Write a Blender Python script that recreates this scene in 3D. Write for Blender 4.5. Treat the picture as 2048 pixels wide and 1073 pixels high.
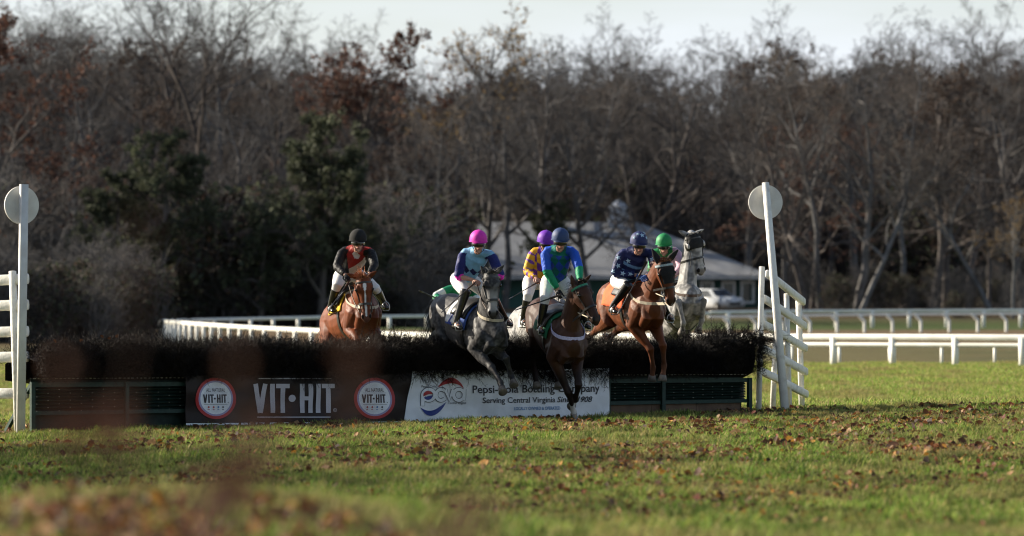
import bpy, bmesh, math, random
import numpy as np
from mathutils import Vector, Matrix, noise
from mathutils.bvhtree import BVHTree

for o in list(bpy.data.objects):
    bpy.data.objects.remove(o)
SC = bpy.context.scene
COL = SC.collection
R = math.radians
F = 2048 * 200 / 36          # focal length in pixels of the 2048 wide photograph
H = 1.45                     # camera height
YH = 640.0                   # row of the horizon

# ------------------------------------------------------------------ camera, sky, sun, exposure
cam = bpy.data.cameras.new('camera')
cam.lens = 200; cam.sensor_width = 36
cam.shift_y = (YH - 536.5) / 2048
cam.clip_start = 0.5; cam.clip_end = 5000
cam.dof.use_dof = True
cam.dof.focus_distance = 78.8
cam.dof.aperture_fstop = 2.8
cam.dof.aperture_blades = 9
co = bpy.data.objects.new('camera', cam); COL.objects.link(co)
co.location = (0, 0, H); co.rotation_euler = (R(90), 0, 0)
SC.camera = co

SUN_EL, SUN_A = 24.0, 21.0     # elevation; azimuth: degrees behind straight left
sdir = Vector((-math.cos(R(SUN_A)) * math.cos(R(SUN_EL)), math.sin(R(SUN_A)) * math.cos(R(SUN_EL)), math.sin(R(SUN_EL))))
sl = bpy.data.lights.new('sun', 'SUN'); sl.energy = 5.0; sl.angle = R(0.6); sl.color = (1, .90, .74)
so = bpy.data.objects.new('sun', sl); COL.objects.link(so)
so.rotation_euler = sdir.to_track_quat('Z', 'Y').to_euler()
so.location = (-60, 60, 80)

w = bpy.data.worlds.new('World'); SC.world = w; w.use_nodes = True
nt = w.node_tree; nt.nodes.clear()
out = nt.nodes.new('ShaderNodeOutputWorld'); bg = nt.nodes.new('ShaderNodeBackground')
sky = nt.nodes.new('ShaderNodeTexSky'); sky.sky_type = 'NISHITA'; sky.sun_disc = False
sky.sun_elevation = R(SUN_EL); sky.sun_rotation = math.atan2(sdir.x, sdir.y)
sky.air_density = 1.0; sky.dust_density = 1.2; sky.ozone_density = 1.5
tc = nt.nodes.new('ShaderNodeTexCoord'); mp = nt.nodes.new('ShaderNodeMapping'); mp.inputs['Scale'].default_value = (3, 3, 14)
cn = nt.nodes.new('ShaderNodeTexNoise'); cn.inputs['Scale'].default_value = 1.6; cn.inputs['Detail'].default_value = 5
cr = nt.nodes.new('ShaderNodeMapRange'); cr.inputs[1].default_value = .40; cr.inputs[2].default_value = .66
cr.inputs[3].default_value = .35; cr.inputs[4].default_value = 1.0
mx = nt.nodes.new('ShaderNodeMixRGB'); mx.inputs[2].default_value = (6.5, 6.9, 7.5, 1)
nt.links.new(tc.outputs['Generated'], mp.inputs[0]); nt.links.new(mp.outputs[0], cn.inputs['Vector'])
sz = nt.nodes.new('ShaderNodeSeparateXYZ'); hr = nt.nodes.new('ShaderNodeMapRange'); hr.inputs[1].default_value = .05; hr.inputs[2].default_value = .35   # thin cloud lies low; clearer blue overhead
hr.inputs[3].default_value = 1; hr.inputs[4].default_value = .12; mu = nt.nodes.new('ShaderNodeMath'); mu.operation = 'MULTIPLY'
nt.links.new(tc.outputs['Generated'], sz.inputs[0]); nt.links.new(sz.outputs['Z'], hr.inputs[0]); nt.links.new(cn.outputs[0], cr.inputs[0])
nt.links.new(cr.outputs[0], mu.inputs[0]); nt.links.new(hr.outputs[0], mu.inputs[1]); nt.links.new(mu.outputs[0], mx.inputs[0])
nt.links.new(sky.outputs[0], mx.inputs[1]); nt.links.new(mx.outputs[0], bg.inputs[0])
bg.inputs[1].default_value = 0.066
nt.links.new(bg.outputs[0], out.inputs[0])
SC.view_settings.view_transform = 'Standard'; SC.view_settings.look = 'None'
SC.view_settings.exposure = 1.15; SC.view_settings.gamma = 1
SC.render.resolution_x = 1024; SC.render.resolution_y = 536
try:
    SC.cycles.filter_width = 1.1
    SC.cycles.use_denoising = True
    SC.cycles.max_bounces = 6; SC.cycles.diffuse_bounces = 3; SC.cycles.transparent_max_bounces = 8
except Exception: pass

# ------------------------------------------------------------------ helpers
def P(px, py, Y):
    return Vector(((px - 1024) * Y / F, Y, H - (py - YH) * Y / F))

def smooth(a, b, x):
    t = np.clip((np.asarray(x, float) - a) / (b - a), 0, 1)
    return t * t * (3 - 2 * t)

def mat(name, c1, c2=None, scale=8, rough=.7, bump=0, bscale=40, spec=.3, metal=0, coat=0, detail=4, lo=.35, hi=.65, trans=0):
    m = bpy.data.materials.new(name); m.use_nodes = True
    n = m.node_tree.nodes; l = m.node_tree.links
    b = n['Principled BSDF']
    b.inputs['Roughness'].default_value = rough; b.inputs['Specular IOR Level'].default_value = spec
    b.inputs['Metallic'].default_value = metal; b.inputs['Coat Weight'].default_value = coat
    c2 = c2 or tuple(x * .75 for x in c1)
    t = n.new('ShaderNodeTexCoord'); no = n.new('ShaderNodeTexNoise')
    no.inputs['Scale'].default_value = scale; no.inputs['Detail'].default_value = detail
    mr = n.new('ShaderNodeMapRange'); mr.inputs[1].default_value = lo; mr.inputs[2].default_value = hi
    mi = n.new('ShaderNodeMixRGB'); mi.inputs[1].default_value = (*c1, 1); mi.inputs[2].default_value = (*c2, 1)
    l.new(t.outputs['Object'], no.inputs['Vector']); l.new(no.outputs[0], mr.inputs[0]); l.new(mr.outputs[0], mi.inputs[0])
    l.new(mi.outputs[0], b.inputs['Base Color'])
    if bump:
        n2 = n.new('ShaderNodeTexNoise'); n2.inputs['Scale'].default_value = bscale; n2.inputs['Detail'].default_value = 5
        bp = n.new('ShaderNodeBump'); bp.inputs['Strength'].default_value = bump; bp.inputs['Distance'].default_value = .02
        l.new(t.outputs['Object'], n2.inputs['Vector']); l.new(n2.outputs[0], bp.inputs['Height']); l.new(bp.outputs[0], b.inputs['Normal'])
    return m

def mat_attr(name, rough=.6, var=.35, scale=12, bump=.2, bscale=30, spec=.3, sheen=0, stretch=(1, 1, 1), trans=0, detail=5, dist=.02):
    m = bpy.data.materials.new(name); m.use_nodes = True
    n = m.node_tree.nodes; l = m.node_tree.links
    b = n['Principled BSDF']; b.inputs['Roughness'].default_value = rough; b.inputs['Specular IOR Level'].default_value = spec
    b.inputs['Sheen Weight'].default_value = sheen
    a = n.new('ShaderNodeAttribute'); a.attribute_name = 'Col'
    t = n.new('ShaderNodeTexCoord'); mpn = n.new('ShaderNodeMapping'); mpn.inputs['Scale'].default_value = stretch
    no = n.new('ShaderNodeTexNoise'); no.inputs['Scale'].default_value = scale; no.inputs['Detail'].default_value = detail
    mr = n.new('ShaderNodeMapRange'); mr.inputs[1].default_value = .3; mr.inputs[2].default_value = .7
    mr.inputs[3].default_value = 1 - var; mr.inputs[4].default_value = 1 + var
    mi = n.new('ShaderNodeMixRGB'); mi.blend_type = 'MULTIPLY'; mi.inputs[0].default_value = 1
    l.new(t.outputs['Object'], mpn.inputs[0]); l.new(mpn.outputs[0], no.inputs['Vector']); l.new(no.outputs[0], mr.inputs[0])
    l.new(a.outputs['Color'], mi.inputs[1]); l.new(mr.outputs[0], mi.inputs[2]); l.new(mi.outputs[0], b.inputs['Base Color'])
    if bump:
        n2 = n.new('ShaderNodeTexNoise'); n2.inputs['Scale'].default_value = bscale; n2.inputs['Detail'].default_value = 4
        bp = n.new('ShaderNodeBump'); bp.inputs['Strength'].default_value = bump; bp.inputs['Distance'].default_value = dist
        l.new(mpn.outputs[0], n2.inputs['Vector']); l.new(n2.outputs[0], bp.inputs['Height']); l.new(bp.outputs[0], b.inputs['Normal'])
    if trans:
        tr = n.new('ShaderNodeBsdfTranslucent'); ms = n.new('ShaderNodeMixShader'); ms.inputs[0].default_value = trans
        l.new(mi.outputs[0], tr.inputs[0]); l.new(b.outputs[0], ms.inputs[1]); l.new(tr.outputs[0], ms.inputs[2])
        l.new(ms.outputs[0], n['Material Output'].inputs[0])
    return m

BASE = {}
def tag(o, label=None, cat=None, group=None, kind=None):
    if label: o['label'] = label
    if cat: o['category'] = cat
    if group: o['group'] = group
    if kind: o['kind'] = kind
    return o

def thing(name, label, cat, loc, group=None):
    o = bpy.data.objects.new(name, None); COL.objects.link(o)
    o.location = loc; o.empty_display_size = .2
    BASE[o.name] = Vector(loc)
    return tag(o, label, cat, group)

def link(name, me, m, parent=None, shade=True):
    """mesh in world coordinates -> object, stored relative to its thing's base"""
    o = bpy.data.objects.new(name, me); COL.objects.link(o)
    if parent is not None:
        b = BASE[parent.name]; me.transform(Matrix.Translation(-b)); o.parent = parent; BASE[o.name] = b
    else:
        BASE[o.name] = Vector((0, 0, 0))
    if m is not None:
        if len(me.materials): me.materials[0] = m
        else: me.materials.append(m)
    if shade and len(me.polygons):
        me.polygons.foreach_set('use_smooth', [True] * len(me.polygons))
    me.update()
    return o

def bm_obj(name, bm, m, parent=None, shade=False):
    bmesh.ops.recalc_face_normals(bm, faces=bm.faces)
    me = bpy.data.meshes.new(name); bm.to_mesh(me); bm.free()
    return link(name, me, m, parent, shade)

def np_mesh(name, V, Q, T=None, cols=None, facecols=None):
    me = bpy.data.meshes.new(name)
    V = np.asarray(V, np.float32); Q = np.asarray(Q, np.int32).reshape(-1, 4)
    T = np.zeros((0, 3), np.int32) if T is None else np.asarray(T, np.int32).reshape(-1, 3)
    me.vertices.add(len(V)); me.vertices.foreach_set('co', V.ravel())
    nl = len(Q) * 4 + len(T) * 3
    me.loops.add(nl); me.loops.foreach_set('vertex_index', np.concatenate([Q.ravel(), T.ravel()]))
    me.polygons.add(len(Q) + len(T))
    st = np.concatenate([np.arange(len(Q)) * 4, len(Q) * 4 + np.arange(len(T)) * 3]).astype(np.int32)
    me.polygons.foreach_set('loop_start', st)
    me.update(calc_edges=True)
    if cols is not None: set_cols(me, cols)
    me.validate()
    return me

def set_cols(me, c):
    c = np.asarray(c, np.float32)
    a = me.color_attributes.new('Col', 'FLOAT_COLOR', 'POINT')
    a.data.foreach_set('color', np.concatenate([c[:, :3], np.ones((len(c), 1), np.float32)], 1).astype(np.float32).ravel())

def box(bm, c, ex, ey, ez, hx, hy, hz):
    c = Vector(c); vs = []
    for sx in (-1, 1):
        for sy in (-1, 1):
            for sz in (-1, 1):
                vs.append(bm.verts.new(c + ex * sx * hx + ey * sy * hy + ez * sz * hz))
    for f in ((0, 1, 3, 2), (4, 6, 7, 5), (0, 4, 5, 1), (2, 3, 7, 6), (0, 2, 6, 4), (1, 5, 7, 3)):
        bm.faces.new([vs[i] for i in f])

EX, EY, EZ = Vector((1, 0, 0)), Vector((0, 1, 0)), Vector((0, 0, 1))

def beam(bm, a, b, hw, hh, up=EZ):
    a, b = Vector(a), Vector(b); t = (b - a); L = t.length; t = t / L
    s = t.cross(up)
    if s.length < 1e-4: s = t.cross(EX)
    s.normalize(); u = s.cross(t)
    box(bm, (a + b) / 2, t, s, u, L / 2, hw, hh)

def loft(bm, nodes, n=14, cap=.8, caps=(True, True), power=2.0):
    """nodes: (centre, half width along side, half height, side vector)"""
    N = len(nodes); C = [Vector(x[0]) for x in nodes]
    rings = []
    def ring(c, a, b, t, side):
        s = (side - t * side.dot(t)); s.normalize(); u = t.cross(s)
        vs = []
        for k in range(n):
            th = 2 * math.pi * k / n; x, y = math.cos(th), math.sin(th)
            if power != 2:
                x = math.copysign(abs(x) ** (2 / power), x); y = math.copysign(abs(y) ** (2 / power), y)
            vs.append(bm.verts.new(c + s * (a * x) + u * (b * y)))
        return vs
    for i in range(N):
        t = (C[min(i + 1, N - 1)] - C[max(i - 1, 0)])
        t = t.normalized() if t.length > 1e-9 else EZ
        rings.append((ring(C[i], nodes[i][1], nodes[i][2], t, nodes[i][3]), t))
    first, last = rings[0], rings[-1]
    seq = [r[0] for r in rings]
    if caps[0]:
        r0 = min(nodes[0][1], nodes[0][2]) * cap
        m_ = ring(C[0] - first[1] * r0 * .7, nodes[0][1] * .7, nodes[0][2] * .7, first[1], nodes[0][3])
        seq.insert(0, m_); tip0 = bm.verts.new(C[0] - first[1] * r0)
    else: tip0 = bm.verts.new(C[0])
    if caps[1]:
        r1 = min(nodes[-1][1], nodes[-1][2]) * cap
        m_ = ring(C[-1] + last[1] * r1 * .7, nodes[-1][1] * .7, nodes[-1][2] * .7, last[1], nodes[-1][3])
        seq.append(m_); tip1 = bm.verts.new(C[-1] + last[1] * r1)
    else: tip1 = bm.verts.new(C[-1])
    for A, B in zip(seq[:-1], seq[1:]):
        for k in range(n):
            bm.faces.new((A[k], A[(k + 1) % n], B[(k + 1) % n], B[k]))
    for k in range(n):
        bm.faces.new((tip0, seq[0][(k + 1) % n], seq[0][k])); bm.faces.new((tip1, seq[-1][k], seq[-1][(k + 1) % n]))

def anyside(t):
    t = t.normalized(); s = t.cross(EZ)
    return s if s.length > .05 else EX

def tube(bm, pts, rad, n=8, cap=.8):
    pts = [Vector(p) for p in pts]
    if not hasattr(rad, '__len__'): rad = [rad] * len(pts)
    side = anyside(pts[-1] - pts[0])
    loft(bm, [(p, r, r, side) for p, r in zip(pts, rad)], n, cap)

def catmull(pts, k=6):
    pts = [Vector(p) for p in pts]; q = [pts[0] * 2 - pts[1]] + pts + [pts[-1] * 2 - pts[-2]]; o = []
    for i in range(1, len(q) - 2):
        for j in range(k):
            t = j / k
            o.append(.5 * ((2 * q[i]) + (q[i + 1] - q[i - 1]) * t + (2 * q[i - 1] - 5 * q[i] + 4 * q[i + 1] - q[i + 2]) * t * t
                           + (3 * q[i] - q[i - 1] - 3 * q[i + 1] + q[i + 2]) * t ** 3))
    o.append(pts[-1]); return o

def strap(bm, pts, wdirs, w, th, ndirs, closed=False):
    """flat strap through pts: width w along wdir, thickness th along ndir"""
    rows = []
    for p, wd, nd in zip(pts, wdirs, ndirs):
        rows.append([bm.verts.new(p + wd * (w / 2 * a) + nd * (th * b)) for a, b in ((-1, 0), (1, 0), (1, 1), (-1, 1))])
    R_ = list(zip(rows[:-1], rows[1:]))
    if closed: R_.append((rows[-1], rows[0]))
    for A, B in R_:
        for k in range(4): bm.faces.new((A[k], A[(k + 1) % 4], B[(k + 1) % 4], B[k]))
    if not closed: bm.faces.new(rows[0]); bm.faces.new(rows[-1])

class Body:
    """several lofts fused into ONE continuous surface"""
    def __init__(s): s.bm = bmesh.new(); s.bones = []
    def limb(s, tg, nodes, n=14, cap=.8):
        loft(s.bm, nodes, n, cap)
        for A, B in zip(nodes[:-1], nodes[1:]):
            s.bones.append((tg, Vector(A[0]), Vector(B[0]), (A[1] + A[2]) / 2, (B[1] + B[2]) / 2))
    def classify(s, V):
        best = np.full(len(V), 1e9); tg = np.zeros(len(V), int); tt = np.zeros(len(V)); names = []
        for nm, a, b, r0, r1 in s.bones:
            if nm not in names: names.append(nm)
            a = np.array(a); d = np.array(b) - a; L2 = max(d @ d, 1e-9)
            t = np.clip(((V - a) @ d) / L2, 0, 1)
            dist = np.linalg.norm(V - a - t[:, None] * d, axis=1) - (r0 + (r1 - r0) * t)
            m = dist < best
            best[m] = dist[m]; tg[m] = names.index(nm)
        return np.array(names)[tg]
    def finish(s, name, m, parent, voxel=.012, it=6, paint=None, extra=None):
        bmesh.ops.recalc_face_normals(s.bm, faces=s.bm.faces)
        me = bpy.data.meshes.new(name); s.bm.to_mesh(me); s.bm.free()
        t = bpy.data.objects.new('tmp', me); COL.objects.link(t)
        r = t.modifiers.new('r', 'REMESH'); r.mode = 'VOXEL'; r.voxel_size = voxel
        k = t.modifiers.new('s', 'SMOOTH'); k.factor = .5; k.iterations = it
        dg = bpy.context.evaluated_depsgraph_get()
        m2 = bpy.data.meshes.new_from_object(t.evaluated_get(dg)); m2.name = name
        bpy.data.objects.remove(t); bpy.data.meshes.remove(me)
        V = np.zeros(len(m2.vertices) * 3, np.float32); m2.vertices.foreach_get('co', V); V = V.reshape(-1, 3)
        bvh = BVHTree.FromPolygons([tuple(v) for v in V], [tuple(p.vertices) for p in m2.polygons])
        if extra is not None:
            b2 = bmesh.new(); b2.from_mesh(m2); extra(b2); bmesh.ops.recalc_face_normals(b2, faces=b2.faces); b2.to_mesh(m2); b2.free()
            V = np.zeros(len(m2.vertices) * 3, np.float32); m2.vertices.foreach_get('co', V); V = V.reshape(-1, 3)
        if paint is not None: set_cols(m2, paint(V, s.classify(V)))
        return link(name, m2, m, parent), bvh

def mixc(c, m, new):
    m = np.clip(np.asarray(m, float), 0, 1)[:, None]
    return c * (1 - m) + np.array(new)[None] * m

def step(prev, px, py, L, sign):
    """next joint seen at (px,py), a bone length L from prev; sign -1 = nearer to the camera"""
    q = P(px, py, prev.y); lat = math.hypot(q.x - prev.x, q.z - prev.z)
    dy = math.sqrt(max(0, L * L - lat * lat)) * sign
    return P(px, py, prev.y + dy)

# ------------------------------------------------------------------ ground
def ground_z(x, Y):
    x = np.asarray(x, float); Y = np.asarray(Y, float)
    z = .03 + .0167 * np.clip(x, -9, 9) * (1 - smooth(95, 160, Y))
    z = z - .10 * smooth(70, 44, Y) * smooth(-1, 4, x)
    hump = .22 + .35 * smooth(.7, -1.3, x)
    z = z + hump * smooth(43, 25, Y) * smooth(4, 20, Y)
    z = z + .22 * smooth(12, 6, Y)
    z = z - .72 * smooth(88, 114, Y) * smooth(172, 118, Y)
    z = z + .95 * smooth(190, 345, Y) + 1.25 * smooth(345, 390, Y) + 3 * smooth(420, 700, Y)
    return z

def gz(x, Y): return float(ground_z(x, Y))

ys = np.concatenate([np.linspace(-6, 20, 40), np.linspace(20.5, 100, 220), np.linspace(102, 420, 130), np.geomspace(430, 2500, 30)])
us = np.linspace(-1, 1, 121)
gx = np.sign(us) * (np.abs(us) ** 1.7) ; V = []
for y in ys:
    half = 14 + max(0, y) * .55 + (max(0, y - 400) * .6)
    x = gx * half
    V.append(np.stack([x, np.full_like(x, y), ground_z(x, np.full_like(x, y))], 1))
V = np.concatenate(V); nx = len(us)
ii, jj = np.meshgrid(np.arange(len(ys) - 1), np.arange(nx - 1), indexing='ij'); a = (ii * nx + jj).ravel()
Q = np.stack([a, a + 1, a + nx + 1, a + nx], 1)
gm = bpy.data.materials.new('turf'); gm.use_nodes = True
n = gm.node_tree.nodes; l = gm.node_tree.links; b = n['Principled BSDF']; b.inputs['Roughness'].default_value = .9; b.inputs['Specular IOR Level'].default_value = .1
t = n.new('ShaderNodeTexCoord')
def nz(scale, lo, hi, stretch=(1, 1, 1), detail=4):
    mpn = n.new('ShaderNodeMapping'); mpn.inputs['Scale'].default_value = stretch
    q = n.new('ShaderNodeTexNoise'); q.inputs['Scale'].default_value = scale; q.inputs['Detail'].default_value = detail
    r = n.new('ShaderNodeMapRange'); r.inputs[1].default_value = lo; r.inputs[2].default_value = hi
    l.new(t.outputs['Object'], mpn.inputs[0]); l.new(mpn.outputs[0], q.inputs['Vector']); l.new(q.outputs[0], r.inputs[0]); return r.outputs[0]
def mixn(f, c1, c2):
    q = n.new('ShaderNodeMixRGB')
    for k, c in ((1, c1), (2, c2)):
        if isinstance(c, tuple): q.inputs[k].default_value = (*c, 1)
        else: l.new(c, q.inputs[k])
    if isinstance(f, float): q.inputs[0].default_value = f
    else: l.new(f, q.inputs[0])
    return q.outputs[0]
near = mixn(nz(.5, .4, .62, (1, .5, 1)), (.085, .12, .024), (.15, .13, .045))
near = mixn(nz(6, .5, .72), near, (.06, .042, .022))
near = mixn(nz(40, .45, .7), near, (.19, .20, .06))
far = mixn(nz(.12, .42, .62, (1, .6, 1)), (.115, .10, .042), (.075, .078, .030))
far = mixn(nz(2.0, .45, .7, (1, .35, 1)), far, (.10, .08, .035))
sx = n.new('ShaderNodeSeparateXYZ'); l.new(t.outputs['Object'], sx.inputs[0])
def band(a_, b_):
    q = n.new('ShaderNodeMapRange'); q.inputs[1].default_value = a_; q.inputs[2].default_value = b_; q.interpolation_type = 'SMOOTHSTEP'
    l.new(sx.outputs['Y'], q.inputs[0]); return q.outputs[0]
c = mixn(band(160, 182), near, far)
c = mixn(band(228, 262), c, (.125, .085, .045))
c = mixn(band(305, 325), c, (.055, .075, .022))
c = mixn(band(352, 372), c, (.07, .05, .03))
l.new(c, b.inputs['Base Color'])
n2 = n.new('ShaderNodeTexNoise'); n2.inputs['Scale'].default_value = 25; n2.inputs['Detail'].default_value = 4
bp = n.new('ShaderNodeBump'); bp.inputs['Strength'].default_value = .6; bp.inputs['Distance'].default_value = .05
l.new(t.outputs['Object'], n2.inputs['Vector']); l.new(n2.outputs[0], bp.inputs['Height']); l.new(bp.outputs[0], b.inputs['Normal'])
g = link('ground', np_mesh('ground', V, Q), gm); tag(g, kind='structure')

# ------------------------------------------------------------------ scattering for grass and other uncountable stuff
PROTO = bpy.data.collections.new('prototypes')     # never linked to the scene
def scatter(name, pts, scl, rot, idx, protos):
    col = bpy.data.collections.new(name + '_kinds')
    for k, o in enumerate(protos): o.name = '%s_%02d' % (name + '_kind', k); col.objects.link(o)
    me = bpy.data.meshes.new(name); me.vertices.add(len(pts)); me.vertices.foreach_set('co', np.asarray(pts, np.float32).ravel())
    for nm, ty, v in (('scl', 'FLOAT', scl), ('rot', 'FLOAT', rot), ('idx', 'INT', idx)):
        at = me.attributes.new(nm, ty, 'POINT'); at.data.foreach_set('value', np.asarray(v, np.float32 if ty == 'FLOAT' else np.int32))
    o = bpy.data.objects.new(name, me); COL.objects.link(o)
    ng = bpy.data.node_groups.new(name, 'GeometryNodeTree')
    ng.interface.new_socket('Geometry', in_out='INPUT', socket_type='NodeSocketGeometry')
    ng.interface.new_socket('Geometry', in_out='OUTPUT', socket_type='NodeSocketGeometry')
    N = ng.nodes; L = ng.links
    gi = N.new('NodeGroupInput'); go = N.new('NodeGroupOutput'); ip = N.new('GeometryNodeInstanceOnPoints')
    ci = N.new('GeometryNodeCollectionInfo'); ci.inputs['Collection'].default_value = col
    ci.inputs['Separate Children'].default_value = True; ci.inputs['Reset Children'].default_value = True
    def na(nm, ty):
        q = N.new('GeometryNodeInputNamedAttribute'); q.data_type = ty; q.inputs['Name'].default_value = nm
        return [s for s in q.outputs if s.enabled and s.name == 'Attribute'][0]
    cx = N.new('ShaderNodeCombineXYZ')
    L.new(gi.outputs[0], ip.inputs['Points']); L.new(ci.outputs[0], ip.inputs['Instance']); ip.inputs['Pick Instance'].default_value = True
    L.new(na('idx', 'INT'), ip.inputs['Instance Index']); L.new(na('rot', 'FLOAT'), cx.inputs['Z']); L.new(cx.outputs[0], ip.inputs['Rotation'])
    L.new(na('scl', 'FLOAT'), ip.inputs['Scale']); L.new(ip.outputs[0], go.inputs[0])
    md = o.modifiers.new('scatter', 'NODES'); md.node_group = ng
    return tag(o, kind='stuff')

#@@GRASS
def grass_mat(name, dark=.75):
    m = mat_attr(name, rough=.75, var=.0, bump=0, trans=.35, spec=.15)
    n = m.node_tree.nodes; l = m.node_tree.links
    a = [x for x in n if x.type == 'ATTRIBUTE'][0]; mi = [x for x in n if x.type == 'MIX_RGB' or x.bl_idname == 'ShaderNodeMixRGB'][0]
    ge = n.new('ShaderNodeNewGeometry'); no = n.new('ShaderNodeTexNoise'); no.inputs['Scale'].default_value = .55; no.inputs['Detail'].default_value = 5
    mpn = n.new('ShaderNodeMapping'); mpn.inputs['Scale'].default_value = (1, .45, 1)
    mr = n.new('ShaderNodeMapRange'); mr.inputs[1].default_value = .44; mr.inputs[2].default_value = .62
    mm = n.new('ShaderNodeMixRGB'); mm.inputs[2].default_value = (.30, .23, .10, 1)
    sc = n.new('ShaderNodeMath'); sc.operation = 'MULTIPLY'; sc.inputs[1].default_value = .72
    l.new(ge.outputs['Position'], mpn.inputs[0]); l.new(mpn.outputs[0], no.inputs['Vector']); l.new(no.outputs[0], mr.inputs[0]); l.new(mr.outputs[0], sc.inputs[0]); l.new(sc.outputs[0], mm.inputs[0])
    no2 = n.new('ShaderNodeTexNoise'); no2.inputs['Scale'].default_value = 2.6; no2.inputs['Detail'].default_value = 4
    r2 = n.new('ShaderNodeMapRange'); r2.inputs[1].default_value = .46; r2.inputs[2].default_value = .62; r2.inputs[4].default_value = dark
    m2 = n.new('ShaderNodeMixRGB'); m2.inputs[2].default_value = (.030, .062, .012, 1)
    l.new(ge.outputs['Position'], no2.inputs['Vector']); l.new(no2.outputs[0], r2.inputs[0]); l.new(r2.outputs[0], m2.inputs[0])
    l.new(a.outputs['Color'], mm.inputs[1]); l.new(mm.outputs[0], m2.inputs[1]); l.new(m2.outputs[0], mi.inputs[1])
    return m
GM = grass_mat('grass_blades'); GM2 = grass_mat('rough_grass_blades', .25)

def tuft(seed, nb, hmin, hmax, rad, wid, gm_=None, gain=1.0):
    rg = np.random.default_rng(seed); V, Q, T, Cc = [], [], [], []
    for i in range(nb):
        a = rg.uniform(0, 6.28); r = rad * math.sqrt(rg.uniform(0, 1)); p = np.array([r * math.cos(a), r * math.sin(a), -.01])
        az = rg.uniform(0, 6.28); h = rg.uniform(hmin, hmax); lean = rg.uniform(.1, .9) * h
        d = np.array([math.cos(az), math.sin(az), 0]); s = np.array([-d[1], d[0], 0]) * wid * rg.uniform(.6, 1.3)
        m = p + d * lean * .35 + np.array([0, 0, h * .62]); tpt = p + d * lean + np.array([0, 0, h])
        k = len(V); V += [p - s, p + s, m - s * .8, m + s * .8, tpt]
        Q.append((k, k + 1, k + 3, k + 2)); T.append((k + 2, k + 3, k + 4))
        u = rg.uniform()
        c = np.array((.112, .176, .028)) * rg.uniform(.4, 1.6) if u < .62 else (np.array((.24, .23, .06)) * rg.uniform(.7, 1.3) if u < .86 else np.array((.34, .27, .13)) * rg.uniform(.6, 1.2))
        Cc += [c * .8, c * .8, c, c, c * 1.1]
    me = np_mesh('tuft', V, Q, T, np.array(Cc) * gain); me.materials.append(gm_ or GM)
    return bpy.data.objects.new('tuft', me)

rg = np.random.default_rng(5)
def frustum_pts(nn, y0, y1, margin=1.12, power=0):
    Y = np.sqrt(rg.uniform(y0 * y0, y1 * y1, nn)) if not power else y0 * (y1 / y0) ** rg.uniform(0, 1, nn)
    x = rg.uniform(-1, 1, nn) * Y * 1024 / F * margin + rg.normal(0, .1, nn)
    return x, Y
x, Y = frustum_pts(74000, 14, 86, 1.35)
clump = np.array([noise.noise(Vector((a_ * 1.1, b_ * .7, 3))) for a_, b_ in zip(x, Y)])
fine = np.array([noise.noise(Vector((a_ * 4, b_ * 3, 9))) for a_, b_ in zip(x, Y)])
scl = np.clip(.70 + .6 * clump + .75 * fine + rg.normal(0, .12, len(x)), .25, 1.7)
scl *= 1 + .10 * smooth(44, 26, Y)
scl *= 1 - .72 * ((np.abs(x - .88) < .32) & (Y > 74.5) & (Y < 78.6))     # trampled where the leading horse lands
pts = np.stack([x, Y, ground_z(x, Y)], 1)
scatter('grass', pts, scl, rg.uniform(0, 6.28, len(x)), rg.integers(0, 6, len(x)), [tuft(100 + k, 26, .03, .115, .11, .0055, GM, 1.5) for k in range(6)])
# taller tufts: at the foot of the hurdle, wings and on the rough beyond
x2, Y2 = frustum_pts(40000, 84, 182, 1.3)
s2 = np.clip(.9 + .5 * np.array([noise.noise(Vector((a_ * .5, b_ * .18, 3))) for a_, b_ in zip(x2, Y2)]) + rg.normal(0, .15, len(x2)), .4, 2)
scatter('rough_grass', np.stack([x2, Y2, ground_z(x2, Y2)], 1), s2, rg.uniform(0, 6.28, len(x2)), rg.integers(0, 4, len(x2)), [tuft(200 + k, 26, .05, .13, .22, .008, GM2, 1.75) for k in range(4)])

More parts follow.
